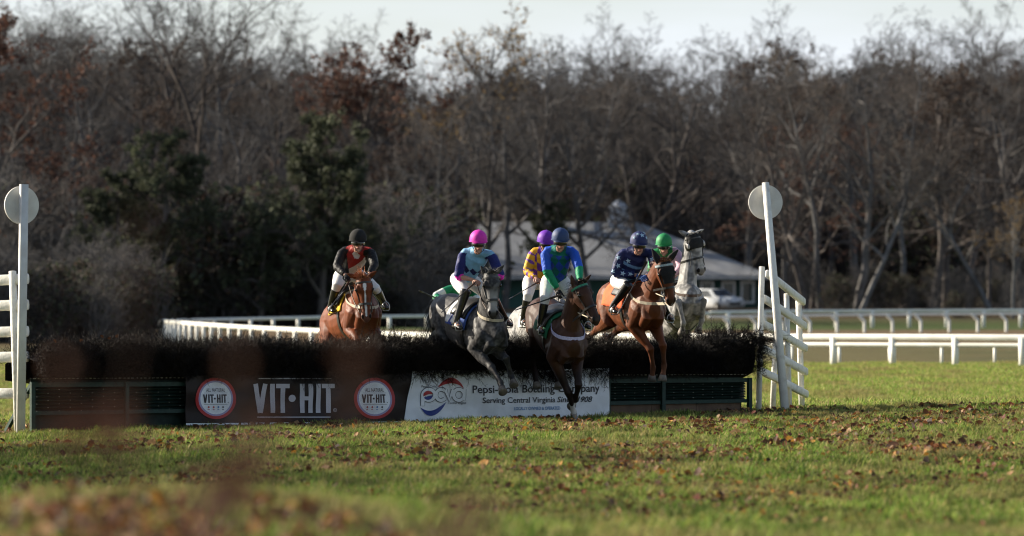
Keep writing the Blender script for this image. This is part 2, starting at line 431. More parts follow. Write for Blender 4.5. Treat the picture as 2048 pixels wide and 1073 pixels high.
# fallen leaves
def leaf_litter(name, x, Y, size, seed, lift=.02):
    rg = np.random.default_rng(seed); n_ = len(x)
    pal = np.array([(.15, .055, .022), (.085, .038, .020), (.26, .15, .07), (.17, .062, .022), (.05, .026, .016), (.07, .035, .02), (.06, .03, .018), (.34, .20, .10), (.12, .035, .02), (.36, .17, .03)])
    c = pal[rg.integers(0, len(pal), n_)] * rg.uniform(.7, 1.25, (n_, 1))
    base = np.stack([x, Y, ground_z(x, Y) + rg.uniform(.0, lift * 2, n_)], 1)
    az = rg.uniform(0, 6.28, n_); tilt = rg.normal(0, .75, n_); tilt2 = rg.normal(0, .6, n_)
    s = size * np.exp(rg.normal(-.1, .34, n_)) * np.clip(Y / 66, .5, 1)
    loc = np.array([(-.5, 0), (-.18, .42), (.2, .34), (.55, 0), (.2, -.34), (-.18, -.42)]); fold = np.array([0, .16, .15, .05, .15, .16])
    V = np.zeros((n_, 6, 3))
    for k in range(6):
        lx = loc[k, 0] * s * rg.uniform(.8, 1.2, n_); ly = loc[k, 1] * s * rg.uniform(.75, 1.2, n_); lz = fold[k] * s * rg.uniform(.2, 1.6, n_)
        z1 = lz * np.cos(tilt) + lx * np.sin(tilt); x1 = lx * np.cos(tilt) - lz * np.sin(tilt)
        z2 = z1 * np.cos(tilt2) + ly * np.sin(tilt2); y1 = ly * np.cos(tilt2) - z1 * np.sin(tilt2)
        V[:, k, 0] = base[:, 0] + x1 * np.cos(az) - y1 * np.sin(az); V[:, k, 1] = base[:, 1] + x1 * np.sin(az) + y1 * np.cos(az); V[:, k, 2] = base[:, 2] + z2 + s * .12
    k0 = np.arange(n_)[:, None] * 6
    Q = np.concatenate([k0 + np.array([[0, 3, 2, 1]]), k0 + np.array([[0, 5, 4, 3]])])
    me = np_mesh(name, V.reshape(-1, 3), Q, None, np.repeat(c, 6, 0))
    return tag(link(name, me, LEAFM, None, False), kind='stuff')
LEAFM = mat_attr('dry_leaf', rough=.7, var=.3, scale=30, bump=0, trans=.25)
x, Y = frustum_pts(64000, 36, 84)
den = np.array([noise.noise(Vector((a_ * .45, b_ * .16, 30))) + .55 * noise.noise(Vector((a_ * 1.6, b_ * .5, 8))) for a_, b_ in zip(x, Y)])
keep = (den + .10 * x / 5 + rg.uniform(-.42, .42, len(x))) > .07
leaf_litter('fallen_leaves', x[keep], Y[keep], .058, 3, .035)
x = rg.normal(-1.15, .5, 5200); Y = rg.uniform(15, 24, 5200); k_ = (x > -2.8) & (x < .1) & (np.array([noise.noise(Vector((a_ * 2.2, b_ * .7, 5))) for a_, b_ in zip(x, Y)]) > -.06)
leaf_litter('leaf_litter', x[k_], Y[k_], .085, 4, .10)
#@@END

# ------------------------------------------------------------------ hurdle frame of reference
XL, YL, TH = (65 - 1024) * 75.5 / F, 75.5, R(32)
FE = Vector((math.cos(TH), math.sin(TH), 0)); FN = Vector((math.sin(TH), -math.cos(TH), 0))    # along the hurdle; towards the camera
def U(px, off=0):
    k = (px - 1024) / F; x0 = XL + FN.x * off; y0 = YL + FN.y * off
    return (k * y0 - x0) / (FE.x - k * FE.y)
def FP(px, py, off=0):
    """point seen at (px,py) on the vertical plane of the hurdle front, off metres nearer"""
    u = U(px, off); p = Vector((XL, YL, 0)) + FE * u + FN * off
    p.z = H - (py - YH) * p.y / F
    return p
def FU(u, z, off=0):
    p = Vector((XL, YL, 0)) + FE * u + FN * off; p.z = z; return p

#@@FENCE
GREEN = mat('green_paint', (.016, .045, .034), (.010, .028, .022), 20, .5, .15, 60)
DARKSLAT = mat('dark_slat', (.010, .026, .020), (.006, .015, .012), 14, .6)
BOARD = mat('weathered_board', (.16, .105, .07), (.10, .065, .045), 6, .85, .3, 30)
STUD = mat('pale_studs', (.45, .43, .38), None, 30, .5)
UL, UR = U(65), U(1500)
hz = lambda u: gz(*(FU(u, 0).xy))
root = thing('brush_hurdle', 'long black brush hurdle on a dark green steel frame across the course', 'hurdle', FU((UL + UR) / 2, hz((UL + UR) / 2)))
ztop = lambda px: H - (761 - (px - 65) * .0095 - YH) * FU(U(px), 0).y / F
def uz(u, f):
    lo = .206 + .082 * (u - UL) / (UR - UL)
    return lo + (f - .305) / .395 * (.585 - lo)
TOPZ, MIDZ = .70, .36
def rail_z(bm, u0, u1, f, hw, hh, off):
    beam(bm, FU(u0, uz(u0, f), off), FU(u1, uz(u1, f), off), hw, hh)
bm = bmesh.new()
rail_z(bm, UL, UR, .70, .03, .03, -.03); bm_obj('rail', bm, GREEN, root)
bm = bmesh.new(); rail_z(bm, UL, UR, .305, .022, .025, -.034); bm_obj('rail', bm, GREEN, root)
for px in (65, 253, 430, 640, 840, 1050, 1216, 1326, 1499):
    u = U(px); bm = bmesh.new(); beam(bm, FU(u, hz(u) - .1, 0), FU(u, uz(u, .70) + .034, 0), .028, .028, FE); bm_obj('post', bm, GREEN, root)
for px in (70, 520, 1060, 1494):
    u = U(px); bm = bmesh.new(); beam(bm, FU(u, hz(u) - .1, -1.0), FU(u, uz(u, .70), -.10), .025, .025, FE); bm_obj('brace', bm, GREEN, root)
bm = bmesh.new()
for k in range(7):
    f = .345 + k * .05
    u0, u1 = UL + .03, UR - .03
    a = FU(u0, uz(u0, f), -.10); bb = FU(u1, uz(u1, f), -.10)
    t_ = (bb - a).normalized(); s_ = (FN * .9 + EZ * -.45).normalized()
    box(bm, (a + bb) / 2, t_, s_, t_.cross(s_), (bb - a).length / 2, .030, .006)
nf_ = len(bm.faces); nst = 180
for k in range(nst):
    u = UL + .05 + (UR - UL - .1) * k / (nst - 1)
    box(bm, FU(u, .668, -.03), FE, FN, EZ, .016, .006, .006)
for k in range(7):
    for j in range(34):
        u = UL + .1 + (UR - UL - .2) * (j + .5 * (k % 2)) / 34
        box(bm, FU(u, uz(u, .345 + k * .05) - .012, -.068), FE, FN, EZ, .007, .003, .004)
pn = bm_obj('slat_panel', bm, DARKSLAT, root); pn.data.materials.append(STUD)
pn.data.polygons.foreach_set('material_index', [0 if i < nf_ else 1 for i in range(len(pn.data.polygons))])
bm = bmesh.new(); u0, u1 = U(1217), UR - .12
for k in range(3):
    f0 = u0 + (u1 - u0) * k / 3 + .004; f1 = u0 + (u1 - u0) * (k + 1) / 3 - .004
    box(bm, FU((f0 + f1) / 2, uz((f0 + f1) / 2, .13), -.075), FE, FN, EZ, (f1 - f0) / 2, .012, .15)
bm_obj('kick_board', bm, BOARD, root)
bm = bmesh.new(); u0, u1 = UL + .05, U(1216)
u1 = UR - .05
box(bm, FU((u0 + u1) / 2, uz((u0 + u1) / 2, .36), -.16), FE, FN, EZ, (u1 - u0) / 2, .01, .38)
bm_obj('dark_backing', bm, DARKSLAT, root)  # dark sheet added to shut out the lit turf between the slats
# the brush: a packed core with thousands of needled sprigs
BRUSH = mat('dry_black_brush', (.008, .0068, .0068), (.020, .015, .011), 3, .7, spec=.14)
rb = np.random.default_rng(11); BV, BQ = [], []
TUP = [U(p_) for p_ in (60, 100, 200, 330, 430, 500, 545, 600, 700, 760, 800, 850, 950, 1200, 1380, 1450, 1500)]
TZP = [t_ - .115 for t_ in (1.15, 1.24, 1.30, 1.27, 1.22, 1.24, 1.29, 1.20, 1.16, 1.20, 1.31, 1.19, 1.17, 1.16, 1.08, 1.25, 1.24)]
def topz(u):    # height of the brush above the turf along the hurdle
    return np.interp(u, TUP, TZP) + .045 * noise.noise(Vector((u * 1.7, 4, 0))) + .075 * noise.noise(Vector((u * 4.2, 1, 0))) + .03 * noise.noise(Vector((u * 11, 2, 0)))
def quad_strip(p, q, w):
    d = q - p; s = np.cross(d, rb.normal(0, 1, 3)); s = s / (np.linalg.norm(s) + 1e-9) * w
    k = len(BV); BV.extend([p - s, p + s, q + s * .5, q - s * .5]); BQ.append((k, k + 1, k + 2, k + 3))
def sprig(p, d, L):
    d = d / np.linalg.norm(d); pts = [p]
    for k in range(3):
        d = d + rb.normal(0, .18, 3); d /= np.linalg.norm(d); pts.append(pts[-1] + d * L / 3)
    for a_, b_ in zip(pts[:-1], pts[1:]): quad_strip(a_, b_, .0026)
    for k in range(11):
        f = rb.uniform(.1, 1) * 2.999; i = int(f); q = pts[i] + (pts[i + 1] - pts[i]) * (f - i)
        nd = d + rb.normal(0, .75, 3); nd /= np.linalg.norm(nd); quad_strip(q, q + nd * rb.uniform(.03, .08), .0021)
U0, U1 = UL + .02, UR + .12
for i in range(19000):
    u = rb.uniform(U0, U1); zt = topz(u) + hz(u)
    r_ = rb.uniform()
    if r_ < .40:      # crest
        off = rb.uniform(-.85, .12); z = zt - rb.uniform(.02, .16); d = np.array(FN) * (off + .35) * .9 + np.array([0, 0, .75]) + np.array(FE) * rb.normal(0, .55)
        L = rb.uniform(.08, .22)
    else:             # front face, hanging slightly over the rail
        z = rb.uniform(.69, hz(u) + topz(u)); off = .10 + .10 * math.sin((z - .68) * 5) ; off += rb.normal(0, .03) + .11 * noise.noise(Vector((u * 2.6, z * 3.2, 7)))
        d = np.array(FN) * .8 + np.array(FE) * rb.normal(0, .6) + np.array([0, 0, rb.normal(.25, .5)]); L = rb.uniform(.08, .2)
    sprig(np.array(FU(u, z, off - .05)), d, L)
for i in range(900):   # stray wisps on the crest and sagging over the banner
    u = rb.uniform(U0, U1)
    if i % 3: sprig(np.array(FU(u, topz(u) + hz(u) - .03, rb.uniform(-.7, .1))), np.array(FE) * rb.normal(0, .6) + np.array([0, 0, .8]), rb.uniform(.15, .30))
    else:
        pc = rb.choice([1055, 1085, 1200, 860, 640, 1110]); u = U(pc) + rb.normal(0, .25)
        sprig(np.array(FU(u, .75, .10)), np.array(FE) * rb.normal(0, .4) + np.array(FN) * .25 + np.array([0, 0, -.8]), rb.uniform(.12, .30))
for i in range(130):   # end bush sticking out to the right
    sprig(np.array(FU(UR + rb.uniform(-.1, .18), hz(UR) + rb.uniform(.85, 1.2), rb.uniform(-.2, .2))), np.array(FE) * .9 + rb.normal(0, .35, 3), rb.uniform(.15, .32))
for i in range(40):
    sprig(np.array(FU(UR + .1, hz(UR) + rb.uniform(1.02, 1.1), .1)), np.array(FE) * 1.0 + np.array([0, 0, .05]) + rb.normal(0, .12, 3), rb.uniform(.25, .5))
cb = bmesh.new(); ns = 60; prof = [(.06, .70), (.12, .80), (.16, .98), (.10, 1.12), (-.1, 1.20), (-.55, 1.20), (-.8, 1.05), (-.8, .6), (-.4, .55)]
rows = []
for k in range(ns + 1):
    u = U0 + (U1 - U0 - .1) * k / ns
    rows.append([cb.verts.new(FU(u, .685 + (z_ - .70) / .50 * (hz(u) + topz(u) - .05 - .685), o_ - .04)) for o_, z_ in prof])
for A, B_ in zip(rows[:-1], rows[1:]):
    for k in range(len(prof)): cb.faces.new((A[k], A[(k + 1) % len(prof)], B_[(k + 1) % len(prof)], B_[k]))
cb.faces.new(rows[0]); cb.faces.new(rows[-1])
tm = bpy.data.meshes.new('c'); cb.to_mesh(tm); cb.free()
k0 = len(BV); BV.extend([np.array(v.co) for v in tm.vertices]); BQ.extend([tuple(i + k0 for i in p.vertices) for p in tm.polygons if len(p.vertices) == 4])
link('brush', np_mesh('brush', BV, BQ), BRUSH, root, False)
DEADL = mat('orange_dead_leaf', (.34, .12, .03), (.22, .08, .03), 20, .7)
for px in (172, 214, 229, 244, 120, 452):
    u = U(px); c_ = FU(u, hz(u) + topz(u) + .10, -.15); bm = bmesh.new(); a_ = px * .7
    e1 = Vector((math.cos(a_), .3, math.sin(a_) * .6)).normalized(); e2 = e1.cross(Vector((.2, 1, .3))).normalized(); vs = [bm.verts.new(c_ + e1 * x_ * .05 + e2 * y_ * .05 + FN * z_ * .05) for x_, y_, z_ in ((-.6, 0, 0), (-.2, .45, .15), (.3, .35, .15), (.65, 0, 0), (.3, -.35, .15), (-.2, -.45, .15))]
    bm.faces.new((vs[0], vs[1], vs[2], vs[3])); bm.faces.new((vs[0], vs[3], vs[4], vs[5]))
    tag(bm_obj('dead_leaf', bm, DEADL), 'orange dead leaf caught on top of the black brush', 'leaf', 'dead leaves caught in the brush')

# ---- banners
def wave(u, z): return .007 * math.sin(u * 7.0 + z * 7.5 + .6 * math.sin(u * 2.3)) * math.exp(-((z - .45) / .5) ** 2) + .010 * math.sin(u * 5.1 + z * 3) + .006 * math.sin(u * 13 - z * 9 + 1) + .004 * math.sin(z * 16 + u * 3)
def BP(px, py, lift):
    p = FP(px, py, .0); u = U(px)
    return p + FN * (.075 + wave(u, p.z) + lift)
def poly_px(bm, pts, lift):
    vs = [bm.verts.new(BP(x_, y_, lift)) for x_, y_ in pts]
    try: bm.faces.new(vs)
    except ValueError: pass
def rect_px(bm, x0, y0, x1, y1, lift):
    nn = max(1, int(abs(x1 - x0) / 8))
    for k in range(nn):
        a_, b_ = x0 + (x1 - x0) * k / nn, x0 + (x1 - x0) * (k + 1) / nn
        ny = max(1, int(abs(y1 - y0) / 8))
        for q in range(ny):
            c_, d_ = y0 + (y1 - y0) * q / ny, y0 + (y1 - y0) * (q + 1) / ny
            poly_px(bm, [(a_, d_), (b_, d_), (b_, c_), (a_, c_)], lift)
def seg_px(bm, x0, y0, x1, y1, w_, lift):
    d = Vector((x1 - x0, y1 - y0)); L = d.length; d /= L; s = Vector((-d.y, d.x)) * w_ / 2
    nn = max(1, int(L / 6))
    for k in range(nn):
        a_ = Vector((x0, y0)) + d * (L * k / nn); b_ = Vector((x0, y0)) + d * (L * (k + 1) / nn)
        poly_px(bm, [tuple(a_ - s), tuple(b_ - s), tuple(b_ + s), tuple(a_ + s)], lift)
def path_px(bm, pts, w_, lift):
    L_, R_2 = [], []
    for i, p in enumerate(pts):
        a_ = Vector(pts[max(i - 1, 0)]); b_ = Vector(pts[min(i + 1, len(pts) - 1)]); d = (b_ - a_).normalized(); s = Vector((-d.y, d.x)) * w_ / 2
        L_.append(Vector(p) + s); R_2.append(Vector(p) - s)
    for i in range(len(pts) - 1): poly_px(bm, [tuple(L_[i]), tuple(L_[i + 1]), tuple(R_2[i + 1]), tuple(R_2[i])], lift)
def disc_px(bm, cx, cy, r0, r1, lift, n_=40, ys_=1.0):
    for k in range(n_):
        a0, a1 = 2 * math.pi * k / n_, 2 * math.pi * (k + 1) / n_
        q = lambda r, a_: (cx + r * math.cos(a_), cy + r * ys_ * math.sin(a_))
        nr = max(1, int((r1 - r0) / 4))
        for i in range(nr):
            ra, rb_ = r0 + (r1 - r0) * i / nr, r0 + (r1 - r0) * (i + 1) / nr
            if ra > 0: poly_px(bm, [q(ra, a0), q(ra, a1), q(rb_, a1), q(rb_, a0)], lift)
            else: poly_px(bm, [(cx, cy), q(rb_, a0), q(rb_, a1)], lift)
def text_px(bm, s, x0, x1, ybase, cap, lift, bold=0.0, slope=0.0, shear=0):
    cu = bpy.data.curves.new('t', 'FONT'); cu.body = s; cu.size = 1; cu.offset = bold; cu.shear = shear; cu.resolution_u = 3
    to = bpy.data.objects.new('t', cu); COL.objects.link(to)
    me = bpy.data.meshes.new_from_object(to.evaluated_get(bpy.context.evaluated_depsgraph_get()))
    bpy.data.objects.remove(to)
    xs = [v.co.x for v in me.vertices]; mnx, mxx = min(xs), max(xs); kx = (x1 - x0) / (mxx - mnx); ky = cap / .73
    base = len(bm.verts); vs = []
    for v in me.vertices:
        xx = x0 + (v.co.x - mnx) * kx; vs.append(bm.verts.new(BP(xx, ybase - v.co.y * ky + slope * (xx - x0), lift)))
    for p in me.polygons:
        try: bm.faces.new([vs[i] for i in p.vertices])
        except ValueError: pass
    bpy.data.meshes.remove(me)
def vinyl(name, c, spec=.4): return mat(name, c, tuple(x * .85 for x in c), 5, .42, .6, 4, spec)
VB, VW, VG = vinyl('brown_vinyl', (.022, .014, .013), .2), vinyl('white_vinyl', (.82, .84, .87)), vinyl('grey_ink', (.50, .48, .52))
VR, VK, VBL, VN, VLI = vinyl('red_ink', (.42, .025, .03)), vinyl('black_ink', (.018, .018, .028)), vinyl('blue_ink', (.02, .17, .42)), vinyl('navy_ink', (.025, .05, .24)), vinyl('lilac_ink', (.36, .32, .50))
def sheet(bm, quad, nx_, ny_, lift):
    (tl, tr, br, bl) = quad; g_ = []
    for j in range(ny_ + 1):
        t_ = j / ny_; row = []
        for i in range(nx_ + 1):
            s_ = i / nx_
            px = (tl[0] * (1 - s_) + tr[0] * s_) * (1 - t_) + (bl[0] * (1 - s_) + br[0] * s_) * t_
            py = (tl[1] * (1 - s_) + tr[1] * s_) * (1 - t_) + (bl[1] * (1 - s_) + br[1] * s_) * t_
            row.append((px, py))
        g_.append(row)
    for lf in (lift, lift - .006):
        vs = [[bm.verts.new(BP(x_, y_, lf)) for x_, y_ in row] for row in g_]
        for j in range(ny_):
            for i in range(nx_): bm.faces.new((vs[j][i], vs[j][i + 1], vs[j + 1][i + 1], vs[j + 1][i]))
def flat_obj(name, bm, m, parent):
    me = bpy.data.meshes.new(name); bm.to_mesh(me); bm.free(); return link(name, me, m, parent, False)

TL_ = .011
ban = thing('banner', 'dark brown vinyl banner with large pale capitals between two red ringed roundels', 'banner', FP(590, 851), 'sponsor banners tied to the hurdle')
bm = bmesh.new(); sheet(bm, ((365, 752), (822, 746), (806, 847), (367, 851)), 140, 28, 0); flat_obj('sheet', bm, VB, ban)
bm = bmesh.new()
for k in range(60):
    a_, b_ = 367 + 436 * k / 60, 367 + 436 * (k + 1) / 60; ya, yb = 851 - (a_ - 367) * .0092, 851 - (b_ - 367) * .0092
    poly_px(bm, [(a_, ya), (b_, yb), (b_, yb - 4), (a_, ya - 4)], .004)
flat_obj('hem', bm, VW, ban)
def vithit(bm, x0, x1, yt, yb, w_, lift, dotr):
    W = x1 - x0; h_ = yb - yt
    X = lambda f: x0 + W * f
    sw = w_
    seg_px(bm, X(.0) + sw / 2, yt, X(.088), yb, sw, lift); seg_px(bm, X(.176) - sw / 2, yt, X(.088), yb, sw, lift + .0006)
    rect_px(bm, X(.207), yt, X(.207) + sw, yb, lift)
    rect_px(bm, X(.278), yt, X(.44), yt + sw * .95, lift); rect_px(bm, X(.359) - sw / 2, yt + sw * .95, X(.359) + sw / 2, yb, lift)
    rect_px(bm, X(.570), yt, X(.570) + sw, yb, lift); rect_px(bm, X(.73) - sw, yt, X(.73), yb, lift); rect_px(bm, X(.570) + sw, (yt + yb) / 2 - sw * .42, X(.73) - sw, (yt + yb) / 2 + sw * .42, lift)
    rect_px(bm, X(.77), yt, X(.77) + sw, yb, lift)
    rect_px(bm, X(.84), yt, X(1), yt + sw * .95, lift); rect_px(bm, X(.92) - sw / 2, yt + sw * .95, X(.92) + sw / 2, yb, lift)
    disc_px(bm, X(.478), (yt + yb) / 2, 0, dotr, lift, 20)
bm = bmesh.new(); vithit(bm, 500, 664, 768, 826, 9.2, TL_, 7.2)
rect_px(bm, 508, 756.5, 658, 758.5, TL_); rect_px(bm, 509, 833.5, 655, 835.5, TL_)
disc_px(bm, 664, 820.5, 3.1, 3.9, TL_, 16); text_px(bm, 'R', 662.6, 665.6, 822.6, 4, TL_)
flat_obj('lettering', bm, VG, ban)
for cx in (425.5, 743):
    bm = bmesh.new(); disc_px(bm, cx, 797, 35.5, 41.5, TL_ + .001); ring = flat_obj('roundel', bm, VR, ban)
    bm = bmesh.new(); disc_px(bm, cx, 797, 32, 35.5, TL_ + .001); flat_obj('roundel_rim', bm, VLI, ring)
    bm = bmesh.new(); disc_px(bm, cx, 797, 0, 32, TL_); flat_obj('roundel_face', bm, VW, ring)
    bm = bmesh.new(); text_px(bm, 'ALL NATURAL', cx - 20, cx + 19, 784, 8, TL_ + .006); vithit(bm, cx - 27, cx + 22, 789, 806, 2.9, TL_ + .006, 2.0)
    rect_px(bm, cx - 25, 786, cx + 24, 786.6, TL_ + .006); rect_px(bm, cx - 25, 808.6, cx + 24, 809.2, TL_ + .006); disc_px(bm, cx + 25, 805.4, 0, .9, TL_ + .006, 10)
    flat_obj('roundel_lettering', bm, VK, ring)
    for k, m_ in enumerate((VR, VR, VBL, VK)):
        bm = bmesh.new(); poly_px(bm, [(cx - 16 + k * 10 - 2.2, 814.5), (cx - 16 + k * 10, 817), (cx - 16 + k * 10 + 2.2, 814.5), (cx - 16 + k * 10, 812)], TL_ + .006)
        rect_px(bm, cx - 18 + k * 10, 819, cx - 14 + k * 10, 820.2, TL_ + .006); flat_obj('icon', bm, m_, ring)

ban = thing('banner', 'white vinyl banner with black lettering and a red and blue swoosh emblem', 'banner', FP(1010, 846), 'sponsor banners tied to the hurdle')
LF = .016
bm = bmesh.new(); sheet(bm, ((818, 742), (1212, 737), (1212, 836), (802, 846)), 140, 28, LF); flat_obj('sheet', bm, VW, ban)
sl_ = -.012
bm = bmesh.new(); L2 = LF + .011
text_px(bm, 'Pepsi-Cola Bottling Company', 938, 1192, 786.5, 16, L2, .014, sl_)
flat_obj('headline', bm, VK, ban); bm = bmesh.new()
text_px(bm, 'Serving Central Virginia', 957.5, 1104, 806.5, 11.5, L2, .012, sl_); text_px(bm, 'Since 1908', 1108, 1176, 804.7, 11.5, L2, .016, sl_, .25)
flat_obj('tagline', bm, VK, ban); bm = bmesh.new()
text_px(bm, 'Pepsi-Cola', 835, 863, 775.5, 5, L2, 0, sl_); text_px(bm, 'Central Virginia', 888, 926, 808.5, 5, L2, 0, sl_)
flat_obj('emblem_lettering', bm, VK, ban)
bm = bmesh.new(); text_px(bm, 'LOCALLY OWNED & OPERATED', 1019.5, 1113.5, 820.5, 6.6, L2, .012, sl_); flat_obj('slogan', bm, VBL, ban)
def arc(cx, cy, rx, ry, a0, a1, n_=18): return [(cx + rx * math.cos(R(a0 + (a1 - a0) * k / n_)), cy - ry * math.sin(R(a0 + (a1 - a0) * k / n_))) for k in range(n_ + 1)]
strokes = [[(837.5, 812)] + [(837.5, 791)] + arc(849, 790, 11.5, 11, 180, -180, 28)[0:], arc(874, 790, 10.5, 11, 40, 320), [(883, 779.5), (890.5, 800), (899, 779.5)],
           arc(910, 790, 10.5, 11, 0, 360, 28), [(920.5, 778.5), (920.5, 801)]]
emb = None
for w_, m_, lf_, nm in ((8.6, VK, L2, 'emblem_outline'), (6.6, VW, L2 + .003, 'emblem_letters')):
    bm = bmesh.new()
    for i, s_ in enumerate(strokes): path_px(bm, s_, w_, lf_ + i * .0003)
    flat_obj(nm, bm, m_, ban)
def swoosh(top, bot, m_, nm):
    bm = bmesh.new()
    for i in range(len(top) - 1): poly_px(bm, [top[i], top[i + 1], bot[i + 1], bot[i]], L2 + .0005)
    flat_obj(nm, bm, m_, ban)
def qb(p0, p1, p2, n_=16): return [tuple((1 - t_) ** 2 * Vector(p0) + 2 * t_ * (1 - t_) * Vector(p1) + t_ * t_ * Vector(p2)) for t_ in [k / n_ for k in range(n_ + 1)]]
swoosh(qb((866, 776), (892, 741), (914, 766)) + qb((914, 766), (918, 771), (920, 778), 5)[1:], qb((866, 776), (894, 761), (912, 771)) + qb((912, 771), (916, 774), (920, 778), 5)[1:], VR, 'emblem_swoosh')
swoosh(qb((833, 815), (848, 842), (868, 826)) + qb((868, 826), (878, 818), (885, 804), 5)[1:], qb((833, 815), (850, 828), (868, 816)) + qb((868, 816), (878, 810), (885, 804), 5)[1:], VN, 'emblem_swoosh')
bm = bmesh.new(); pt = arc(847, 791, 9, 9, 15, 195, 16); bt = qb((855.7, 788.7), (848, 787), (838.3, 793.3), 16)
for i in range(16): poly_px(bm, [pt[i], pt[i + 1], bt[i + 1], bt[i]], L2 + .006)
flat_obj('emblem_globe_top', bm, VR, ban)
bm = bmesh.new(); pt = arc(847, 791, 9, 9, 0, -150, 16); bt = qb((856, 791), (848, 791), (839.2, 795.5), 16)
for i in range(16): poly_px(bm, [pt[i], bt[i], bt[i + 1], pt[i + 1]], L2 + .006)
flat_obj('emblem_globe_base', bm, VN, ban)
bm = bmesh.new(); beam(bm, FP(462, 851, .10), FP(463, 868, .10), .008, .006); 
pg = thing('tent_peg', 'thin pale peg in the turf under the dark brown banner', 'peg', FP(463, 868, .1)); bm_obj('shaft', bm, STUD, pg)
bm = bmesh.new(); tube(bm, [FP(462, 851, .115), FP(462, 848, .10), FP(460, 848, .10)], .008, 6); bm_obj('hook', bm, STUD, pg)

# ---- wings and marker posts
WHITE = mat('white_paint', (.74, .72, .66), (.46, .42, .35), 7, .55, .3, 30, lo=.5, hi=.82, detail=8)
SHADEP = mat('shaded_white_paint', (.62, .61, .58), (.52, .50, .47), 5, .6, .2, 25)  # shade of the flat post and discs mixed into a greyer white
def wing(label, left, right, rails, posts, braces, th_):
    rt = thing('wing_fence', label, 'wing', left, 'white wings either side of the hurdle')
    for (a_, b_) in rails:
        bm = bmesh.new(); pts_ = [a_, a_.lerp(b_, .33) + EZ * .008, a_.lerp(b_, .66) + EZ * .004, b_]
        loft(bm, [(p, th_ * .62, th_, anyside(b_ - a_)) for p in pts_], 12, .3, power=3.2); bm_obj('rail', bm, WHITE, rt, True)
    for (a_, b_, r_) in posts:
        bm = bmesh.new(); tube(bm, [a_, b_], r_, 12, .15); bm_obj('post', bm, WHITE, rt, True)
    return rt
yl, yr = 82.1, 85.2
RW = wing('white five railed wing fence sloping down beside the tilted round marker', Vector((P(1517, 828, yl).x, yl, gz(P(1517, 828, yl).x, yl))), None,
     [(P(1535, 548, yl), P(1607, 604, yr)), (P(1529, 598, yl), P(1609, 652, yr)), (P(1526, 648, yl), P(1611, 697, yr)), (P(1526, 698, yl), P(1612, 744, yr)), (P(1521, 742, yl), P(1613, 789, yr))],
     [(P(1524, 534, yl - .07), P(1517, 832, yl - .07), .042), (P(1573, 588, 84.0), P(1579, 826, 84.0), .04), (P(1597, 602, yr + .02), P(1604, 826, yr + .02), .045), (P(1553, 640, 83.3), P(1545, 826, 83.3), .042)], [], .058)
ya, yb2 = 75.7, 77.2
wing('white five railed wing fence cut off by the left edge of the picture', Vector((P(30, 868, ya).x, ya, gz(P(30, 868, ya).x, ya))), None,
     [(P(54, y0, ya), P(-190, y1, yb2)) for y0, y1 in ((558, 575), (610, 622), (663, 674), (714, 722), (787, 793))],
     [(P(25, 543, ya + .12), P(36, 872, ya + .12), .05), (P(-120, 560, yb2), P(-110, 868, yb2), .05)], [], .072)
def marker(label, top, bot, r_, disc, dr, flat, dn):
    rt = thing('marker_post', label, 'marker post', bot, 'round topped markers at the ends of the hurdle')
    bm = bmesh.new()
    if flat: loft(bm, [(bot - EZ * .1, r_, r_ * .55, FE), (top, r_, r_ * .55, FE)], 12, .02, power=8)
    else: tube(bm, [bot - (top - bot).normalized() * .1, bot.lerp(top, .5), top], [r_ * 1.08, r_, r_ * .88], 14, .1)
    bm_obj('post', bm, SHADEP if flat else WHITE, rt, True)
    bm = bmesh.new(); nn = 40; ex = EZ.cross(dn).normalized(); A, B_ = [], []
    for k in range(nn):
        a_ = 2 * math.pi * k / nn; q = disc + ex * math.cos(a_) * dr + EZ * math.sin(a_) * dr
        A.append(bm.verts.new(q + dn * .012)); B_.append(bm.verts.new(q - dn * .012))
    bm.faces.new(A); bm.faces.new(B_[::-1])
    for k in range(nn): bm.faces.new((A[k], B_[k], B_[(k + 1) % nn], A[(k + 1) % nn]))
    bm_obj('disc', bm, SHADEP, rt)
marker('upright white marker post with a shaded disc at the left end', P(48, 369, 75.3), P(41, 870, 75.3), .056, P(43, 411, 75.42), .253, True, FN)
marker('tilted round white marker pole with a disc, right of the hurdle', P(1531, 366, 81.9), P(1571, 830, 81.4), .058, P(1531, 405, 82.02), .252, False, (FN + Vector((-.35, 0, 0))).normalized())

